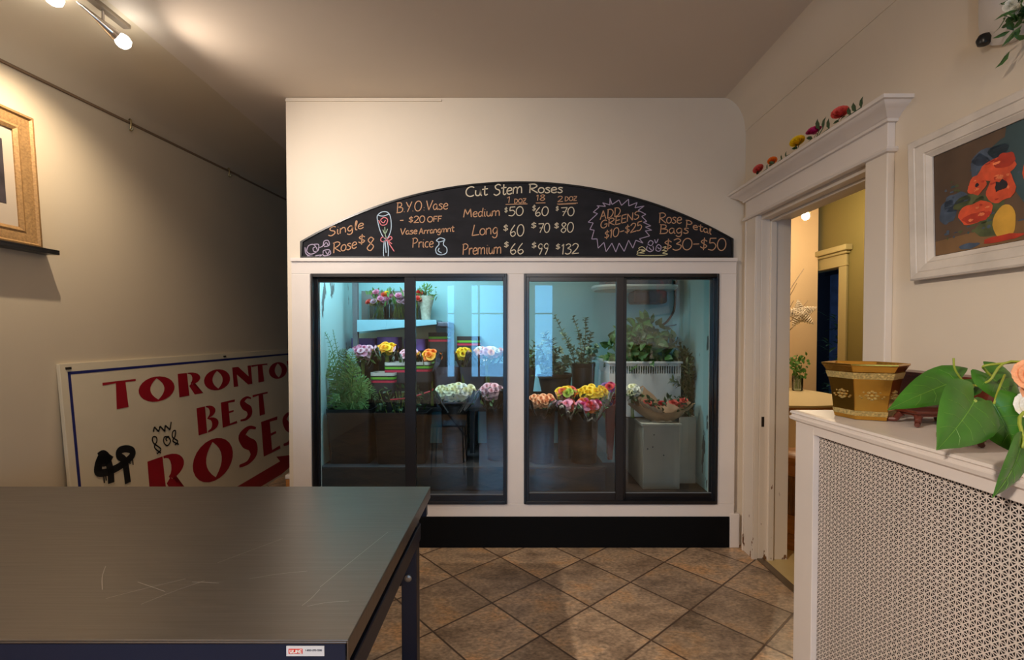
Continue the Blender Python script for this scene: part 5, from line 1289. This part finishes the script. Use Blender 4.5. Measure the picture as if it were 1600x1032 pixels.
tag(MB().loft([[P(833, 612, 3.44), P(851, 612, 3.44), P(851, 612, 3.5), P(833, 612, 3.5)], [P(836, 590, 3.46), P(848, 590, 3.46), P(848, 590, 3.5), P(836, 590, 3.5)], [P(838, 571, 3.47), P(842, 570, 3.47), P(842, 570, 3.49), P(838, 571, 3.49)]]).build('paper_sleeve', mat('aqua_paper', S(120, 186, 206), .5), smooth=True), 'pale aqua paper sleeve between the peach roses and mullion', 'paper sleeve')
# front row right
round_bucket(846, 640, pz, 3.33, .098, 'round black bucket holding the peach roses')
bunch(825, 869, 613, 640, 3.30, pz + .022, ['peach'], 15, 'bunch of peach roses at the left of right doors', 71)
round_bucket(912, 641, pz, 3.33, .105, 'round black bucket holding the bright mixed roses')
bunch(898, 957, 600, 629, 3.36, pz + .022, ['yellow'], 18, 'big bunch of bright yellow roses in right doors', 72, size=.025)
round_bucket(884, 634, pz, 3.42, .062, 'small round black bucket between the peach and mixed rose buckets')
bunch(865, 903, 601, 626, 3.37, pz + .022, ['yellow', 'lime', 'coral', 'yellow'], 7, 'loose yellow, lime and coral blooms left of yellow bunch', 73, sy=3.42)
bunch(871, 901, 622, 643, 3.26, pz + .05, ['coral', 'pale_pink', 'pink'], 6, 'pink and coral roses below the loose yellow blooms', 74, sy=3.42)
bunch(898, 946, 622, 645, 3.24, pz + .05, ['magenta', 'red', 'orange', 'pink'], 10, 'red, orange and magenta roses below the yellow bunch', 75, sy=3.33)
bunch(938, 966, 594, 640, 3.40, pz + .022, ['purple', 'red', 'magenta'], 9, 'purple and red mixed bunch against the centre stile', 76, wrap=None)
tag(MB().loft([rrect(P(957,0,3.36).x, 3.38, .04, .035, .015, P(0,634,3.38).z), rrect(P(957,0,3.36).x, 3.38, .03, .028, .012, P(0,672,3.38).z), rrect(P(957,0,3.36).x, 3.38, .016, .016, .008, pz)]).build('red_wrapper', mat('red_paper', S(120, 18, 22), .4), smooth=True), 'dark red paper wrapper under the purple and red bunch', 'wrapper')

# white box, crate with greens, kraft bouquet, shrub
wbx0, wbx1 = P(1009, 768, 3.22).x, P(1062, 768, 3.22).x
cab = thing('white_cabinet', 'worn off-white low cabinet at the right inside cooler', 'cabinet', ((wbx0+wbx1)/2, 3.5, CF))
czt = .74
M_worn = mat('worn_white_paint', S(176, 172, 158), .5, var=.15, scale=5)
MB().box(wbx0 - .02, wbx1, 3.22, CY - .02, CF, czt - .02).build('body', M_worn, cab, bevel=.004)
MB().box(wbx0 - .03, wbx1 + .01, 3.21, CY - .01, czt - .02, czt).build('top', M_worn, cab, bevel=.003)
mb = MB()
for px, py in ((1022, 680), (1012, 702), (1020, 699), (1037, 712)):
    c = P(px, py, 3.219); mb.lathe([(.001, -.001), (.005, 0), (.001, .001)], n=8).xf(Matrix.Translation(c) @ Matrix.Rotation(R(90), 4, 'X'), len(mb.v) - 24)
mb.build('screw_hole', M_black, cab)
ct = thing('plastic_crate', 'white slotted plastic crate on the worn cabinet inside cooler', 'crate', (P(1000, 600, 3.5).x, 3.62, czt))
ca, cb_ = P(952, 565, 3.42).x, P(1064, 565, 3.42).x; ctz = P(1000, 566, 3.42).z
M_crate = mat('white_plastic', S(206, 210, 210), .4)
mb = MB()
for z0, z1 in ((czt + .001, ctz - .085), (ctz - .03, ctz)):
    mb.box(ca, cb_, 3.42, 3.432, z0, z1).box(ca, cb_, 3.828, 3.84, z0, z1).box(ca, ca + .012, 3.432, 3.828, z0, z1).box(cb_ - .012, cb_, 3.432, 3.828, z0, z1)
n = 30
for i in range(n+1):
    x = ca + (cb_ - ca - .006)*i/n; mb.box(x, x + .006, 3.42, 3.43, ctz - .085, ctz - .03)
for i in range(22):
    y = 3.432 + .39*i/22; mb.box(ca, ca + .01, y, y + .007, ctz - .085, ctz - .03); mb.box(cb_ - .01, cb_, y, y + .007, ctz - .085, ctz - .03)
mb.box(ca, cb_, 3.42, 3.84, czt + .001, czt + .012)
mb.build('walls', M_crate, ct)
MB().box(ca - .012, cb_ + .012, 3.408, 3.42, ctz - .012, ctz + .004).box(ca - .012, ca, 3.42, 3.85, ctz - .012, ctz + .004).box(cb_, cb_ + .012, 3.42, 3.85, ctz - .012, ctz + .004).box(ca - .012, cb_ + .012, 3.84, 3.852, ctz - .012, ctz + .004).build('rim', M_crate, ct, bevel=.003)
cg = thing('salal_greens', 'broad dark salal leaves heaped in the white plastic crate', 'greens', (P(1005, 545, 3.6).x, 3.6, czt + .02))
mb = MB(); rr = random.Random(88)
for i in range(420):
    u, v = rr.gauss(0, .5), rr.random()
    px = 1003 + max(-1, min(1, u))*50; top = 500 + 22*abs(px - 1008)/50
    p = P(px, top + (572 - top)*v, 3.6 + rr.uniform(-.17, .17)); leafquad(mb, p, rv(rr) + Vector((0, -.3, .1)), rv(rr) + Vector((0, -1, .4)), rr.uniform(.06,.11), rr.uniform(.04,.065))
mb.clampx(CX1 - .006).build('foliage', M_green, cg)
mb = MB()
for i in range(14): mb.tube([P(rr.uniform(965, 1050), rr.uniform(530, 550), 3.6), Vector((P(1003, 0, 3.6).x + rr.uniform(-.15,.15), 3.6, czt + .03))], .004, 5)
mb.build('stems', M_olive, cg)
# kraft wrapped bouquet
kc = P(1046, 645, 3.16); kb = Vector((kc.x, 3.18, .765))
kt = thing('kraft_bouquet', 'bouquet wrapped in brown kraft paper with coral roses inside', 'bouquet', (kc.x, 3.33, czt + .003))
def kraft(a0, a1, r0, r1, z0, z1, pts_top, tilt, seed):
    mb = MB(); rr = random.Random(seed); n = 18; rings = []
    for j in range(6):
        t_ = j/5; ring = []
        for i in range(n+1):
            f0 = i/n; a = R(a0 + (a1-a0)*f0)
            r_ = r0 + (r1-r0)*t_**.8 + .006*math.sin(9*f0*3.1 + seed)*t_
            zt_ = z1 + pts_top(f0)
            ring.append(Vector((kc.x + r_*1.25*math.cos(a), 3.33 + r_*.55*math.sin(a) , z0 + (zt_ - z0)*t_ + .004*math.sin(5*f0*6 + j))))
        rings.append(ring)
    mb.loft(rings, closed=False)
    return mb
M_kraft = mat('kraft_paper', S(186, 150, 116), .7, var=.12, scale=16); M_kraft2 = mat('kraft_paper_pale', S(206, 180, 148), .7, var=.12, scale=16)
kraft(175, 368, .07, .185, czt + .004, .83, lambda f: .02*math.sin(f*3.14*3) + .03*abs(2*f-1)**2, 0, 1).build('front_paper', M_kraft, kt, smooth=True)
kraft(10, 175, .06, .17, czt + .004, .87, lambda f: .12*max(0, 1 - abs(f - .66)*4) + .02*math.sin(f*9), 0, 2).build('back_paper', M_kraft, kt, smooth=True)
kraft(205, 262, .06, .175, czt + .02, .86, lambda f: .05*(1 - f) - .03*f, 0, 3).xf(Matrix.Translation((.005, -.012, 0))).build('folded_flap', M_kraft2, kt, smooth=True)
rr = random.Random(19)
for px, py, col in ((1012, 628, 'coral'), (1018, 635, 'red'), (1052, 628, 'coral'), (1062, 632, 'coral'), (1068, 625, 'coral'), (1035, 630, 'red')):
    bloom(rose_mesh(PET[col], .5, 1), kt, P(px, py, 3.33), (rr.uniform(-.3,.3), -.5, 1), .03, rnd_=rr)
mb = MB()
for i in range(50): leafquad(mb, P(rr.uniform(1010, 1075), rr.uniform(622, 645), 3.33 + rr.uniform(-.04,.05)), rv(rr) + Vector((0,0,.6)), rv(rr), .05, .022)
mb.build('foliage', M_green3, kt)
bunch(978, 1002, 599, 622, 3.34, czt + .003, ['white', 'cream'], 8, 'small white rose bunch at the left of far right door', 78)
# tall dark shrub at right
tsx = P(1085, 640, 3.45).x
shb = thing('ruscus_bunch', 'tall olive ruscus stems along the right cooler wall', 'plant', (tsx, 3.45, CF + .011))
mb = MB(); ms = MB(); rr = random.Random(90)
for i in range(26):
    tx, ty_ = rr.uniform(1050, 1108), rr.uniform(535, 610); e = P(tx, ty_, 3.45 + rr.uniform(-.10, .12))
    e.x = min(e.x, CX1 - .03)
    path = smooth_path([Vector((tsx + rr.uniform(-.05,.05), 3.45, .62)), Vector((tsx, 3.45, .85)).lerp(e, .4), e], 8); ms.tube(path, .0026, 5)
    for k in range(34):
        t_ = .12 + .88*k/34; j = min(int(t_*(len(path)-1)), len(path)-2); d = (path[j+1]-path[j]).normalized(); o_ = d.orthogonal().normalized(); o_.rotate(Matrix.Rotation(rr.uniform(0, 6.28), 3, d))
        leafquad(mb, path[j], o_ + d*.8, d + rv(rr)*.4, rr.uniform(.04,.065), .02)
mb.clampx(CX1 - .004).build('foliage', M_olive, shb); ms.clampx(CX1 - .004); ms.tube([(tsx, 3.45, CF + .013), (tsx, 3.45, .68)], .02, 8); ms.build('stems', M_olive, shb)
wbn = thing('square_bin', 'tall worn off-white square bin holding ruscus against right wall', 'bin', (tsx, 3.45, CF))
bz1 = P(1085, 652, 3.35).z; bxa, bxb = P(1066, 0, 3.35).x, CX1 - .012
mb = MB().box(bxa, bxb, 3.35, 3.36, CF, bz1).box(bxa, bxb, 3.59, 3.60, CF, bz1).box(bxa, bxa + .01, 3.36, 3.59, CF, bz1).box(bxb - .01, bxb, 3.36, 3.59, CF, bz1).box(bxa, bxb, 3.36, 3.59, CF, CF + .01)
mb.build('body', M_worn, wbn, bevel=.002)

# evaporator unit, cables
ev = thing('evaporator_unit', 'grey rounded cooling unit hung at the top right of cooler', 'cooling unit', P(985, 460, 3.7))
c = P(990, 455, 3.66); mb = MB(); zt_ = c.z
mb.loft([rrect(c.x, 3.66, .30, .16, .12, zt_ + .0, 8), rrect(c.x, 3.66, .32, .18, .14, zt_ + .02, 8), rrect(c.x, 3.66, .32, .18, .14, zt_ + .035, 8)])
mb.build('drip_tray', mat('pale_enamel', S(190, 200, 198), .4), ev, smooth=True)
MB().box(c.x - .24, c.x + .26, 3.55, 3.80, zt_ + .035, CZ).build('housing', M_bucket2, ev, bevel=.01)
MB().box(c.x - .02, c.x + .24, 3.58, 3.76, zt_ - .10, zt_).build('motor', mat('rusty_brown', S(70, 50, 42), .6, var=.3), ev, bevel=.02)
tag(MB().tube(smooth_path([P(1054, 440, 3.75), P(1055, 462, 3.7), P(1053, 485, 3.68), P(1043, 502, 3.66), P(1032, 510, 3.64)], 8), .009, 8).build('cable', M_black, smooth=True), 'thick black cable curving down from the cooling unit', 'cable')
tag(MB().tube(smooth_path([P(1083, 428, 3.8), P(1082, 450, 3.8), P(1085, 464, 3.78), P(1091, 458, 3.77), P(1093, 442, 3.76), P(1090, 440, 3.76), P(1088, 455, 3.75), P(1092, 470, 3.74), P(1097, 482, 3.74)], 8), .005, 8).build('cable', M_black, smooth=True), 'thin looped black cable high on right cooler wall', 'cable')
tag(MB().tube(smooth_path([P(1080, 440, 3.86), P(1079, 480, 3.86), P(1072, 500, 3.84), P(1055, 508, 3.8), P(1032, 511, 3.7)], 8), .004, 8).build('cable', M_bucket2, smooth=True), 'long thin grey cable drooping down to the salal leaves', 'cable')

# glass vases with tulips on the shelf
def shelfvase(px0, px1, pyt, label, blabel, cols, seed, by0, by1):
    Y = 3.68; a, b = P(px0,0,Y).x, P(px1,0,Y).x; zt_ = P(0, pyt, Y).z; cx = (a+b)/2; hw = (b-a)/2
    root = thing('glass_vase', label, 'vase', (cx, Y + hw, szt + .001), 'glass cube vases on the blue shelf')
    MB().loft([rrect(cx, Y + hw, hw, hw, .006, szt + .001), rrect(cx, Y + hw, hw, hw, .006, zt_), rrect(cx, Y + hw, hw*.94, hw*.94, .006, zt_), rrect(cx, Y + hw, hw*.94, hw*.94, .006, szt + .012)], True, True).build('cube', M_vase, root)
    rr = random.Random(seed)
    fl_ = thing('tulip_bouquet', blabel, 'flowers', (cx, Y + hw, szt + .014), 'tulip bouquets in the shelf vases')
    bw = hw*1.7; z0, z1 = P(0, by1, Y).z, P(0, by0, Y).z
    for k in range(13):
        x = cx + rr.uniform(-1, 1)*bw*.8; z = rr.uniform(z0 + .02, z1 - .015); col = cols[k % len(cols)]
        bloom(rose_mesh(PET[col], .1, 2), fl_, (x, Y + hw*.4 + rr.uniform(-.05,.03), z), ((x - cx)*6, -.9, .8), .034, rnd_=rr, label=col.replace('_', ' ') + ' bloom')
    mb = MB()
    for k in range(22): leafquad(mb, Vector((cx + rr.uniform(-1,1)*bw*.8, Y + hw*.5 + rr.uniform(-.05,.05), rr.uniform(z0 - .02, z1 - .03))), Vector((rr.uniform(-.7,.7), -.2, 1)), rv(rr), rr.uniform(.04,.075), .022)
    mb.build('foliage', M_green2, fl_)
    mb = MB()
    for k in range(14): mb.tube([(cx + rr.uniform(-.8,.8)*hw, Y + hw + rr.uniform(-.5,.5)*hw, szt + .015), (cx + rr.uniform(-.6,.6)*hw, Y + hw*.8, z0 + .03)], .0028, 5)
    mb.build('stems', M_stem, fl_)
shelfvase(572, 598, 475, 'glass cube vase at the left end of blue shelf', 'pink, yellow and coral tulips left on the blue shelf', ['coral', 'yellow', 'mauve', 'pink'], 91, 452, 478)
shelfvase(604, 632, 475, 'glass cube vase in the middle of blue shelf', 'pink and mauve tulips in the middle of blue shelf', ['pink', 'mauve', 'pale_pink'], 92, 452, 476)
shelfvase(638, 652, 478, 'narrow glass vase beside the left door stile', 'hot pink tulips beside the left door stile', ['deep_pink', 'red', 'coral'], 93, 453, 474)
c = P(664, 499, 3.68)
wp = thing('wrapped_pot', 'small pot plant in patterned paper sleeve at shelf end', 'pot plant', (c.x, 3.72, szt + .001))
MB().lathe([(.035, szt + .001), (.045, szt + .09), (.07, szt + .19), (.064, szt + .19), (.04, szt + .09), (0, szt + .02)], (c.x, 3.72, 0), 18, True, False).build('sleeve', mat('patterned_sleeve', S(170, 168, 150), .6, var=.4, scale=40), wp, smooth=True)
mb = MB(); rr = random.Random(95)
for i in range(110): leafquad(mb, Vector((c.x + rr.gauss(0,.035), 3.72 + rr.gauss(0,.03), szt + rr.uniform(.15,.26))), rv(rr) + Vector((0,0,.7)), rv(rr), rr.uniform(.03,.06), .012)
mb.build('foliage', M_green2, wp)
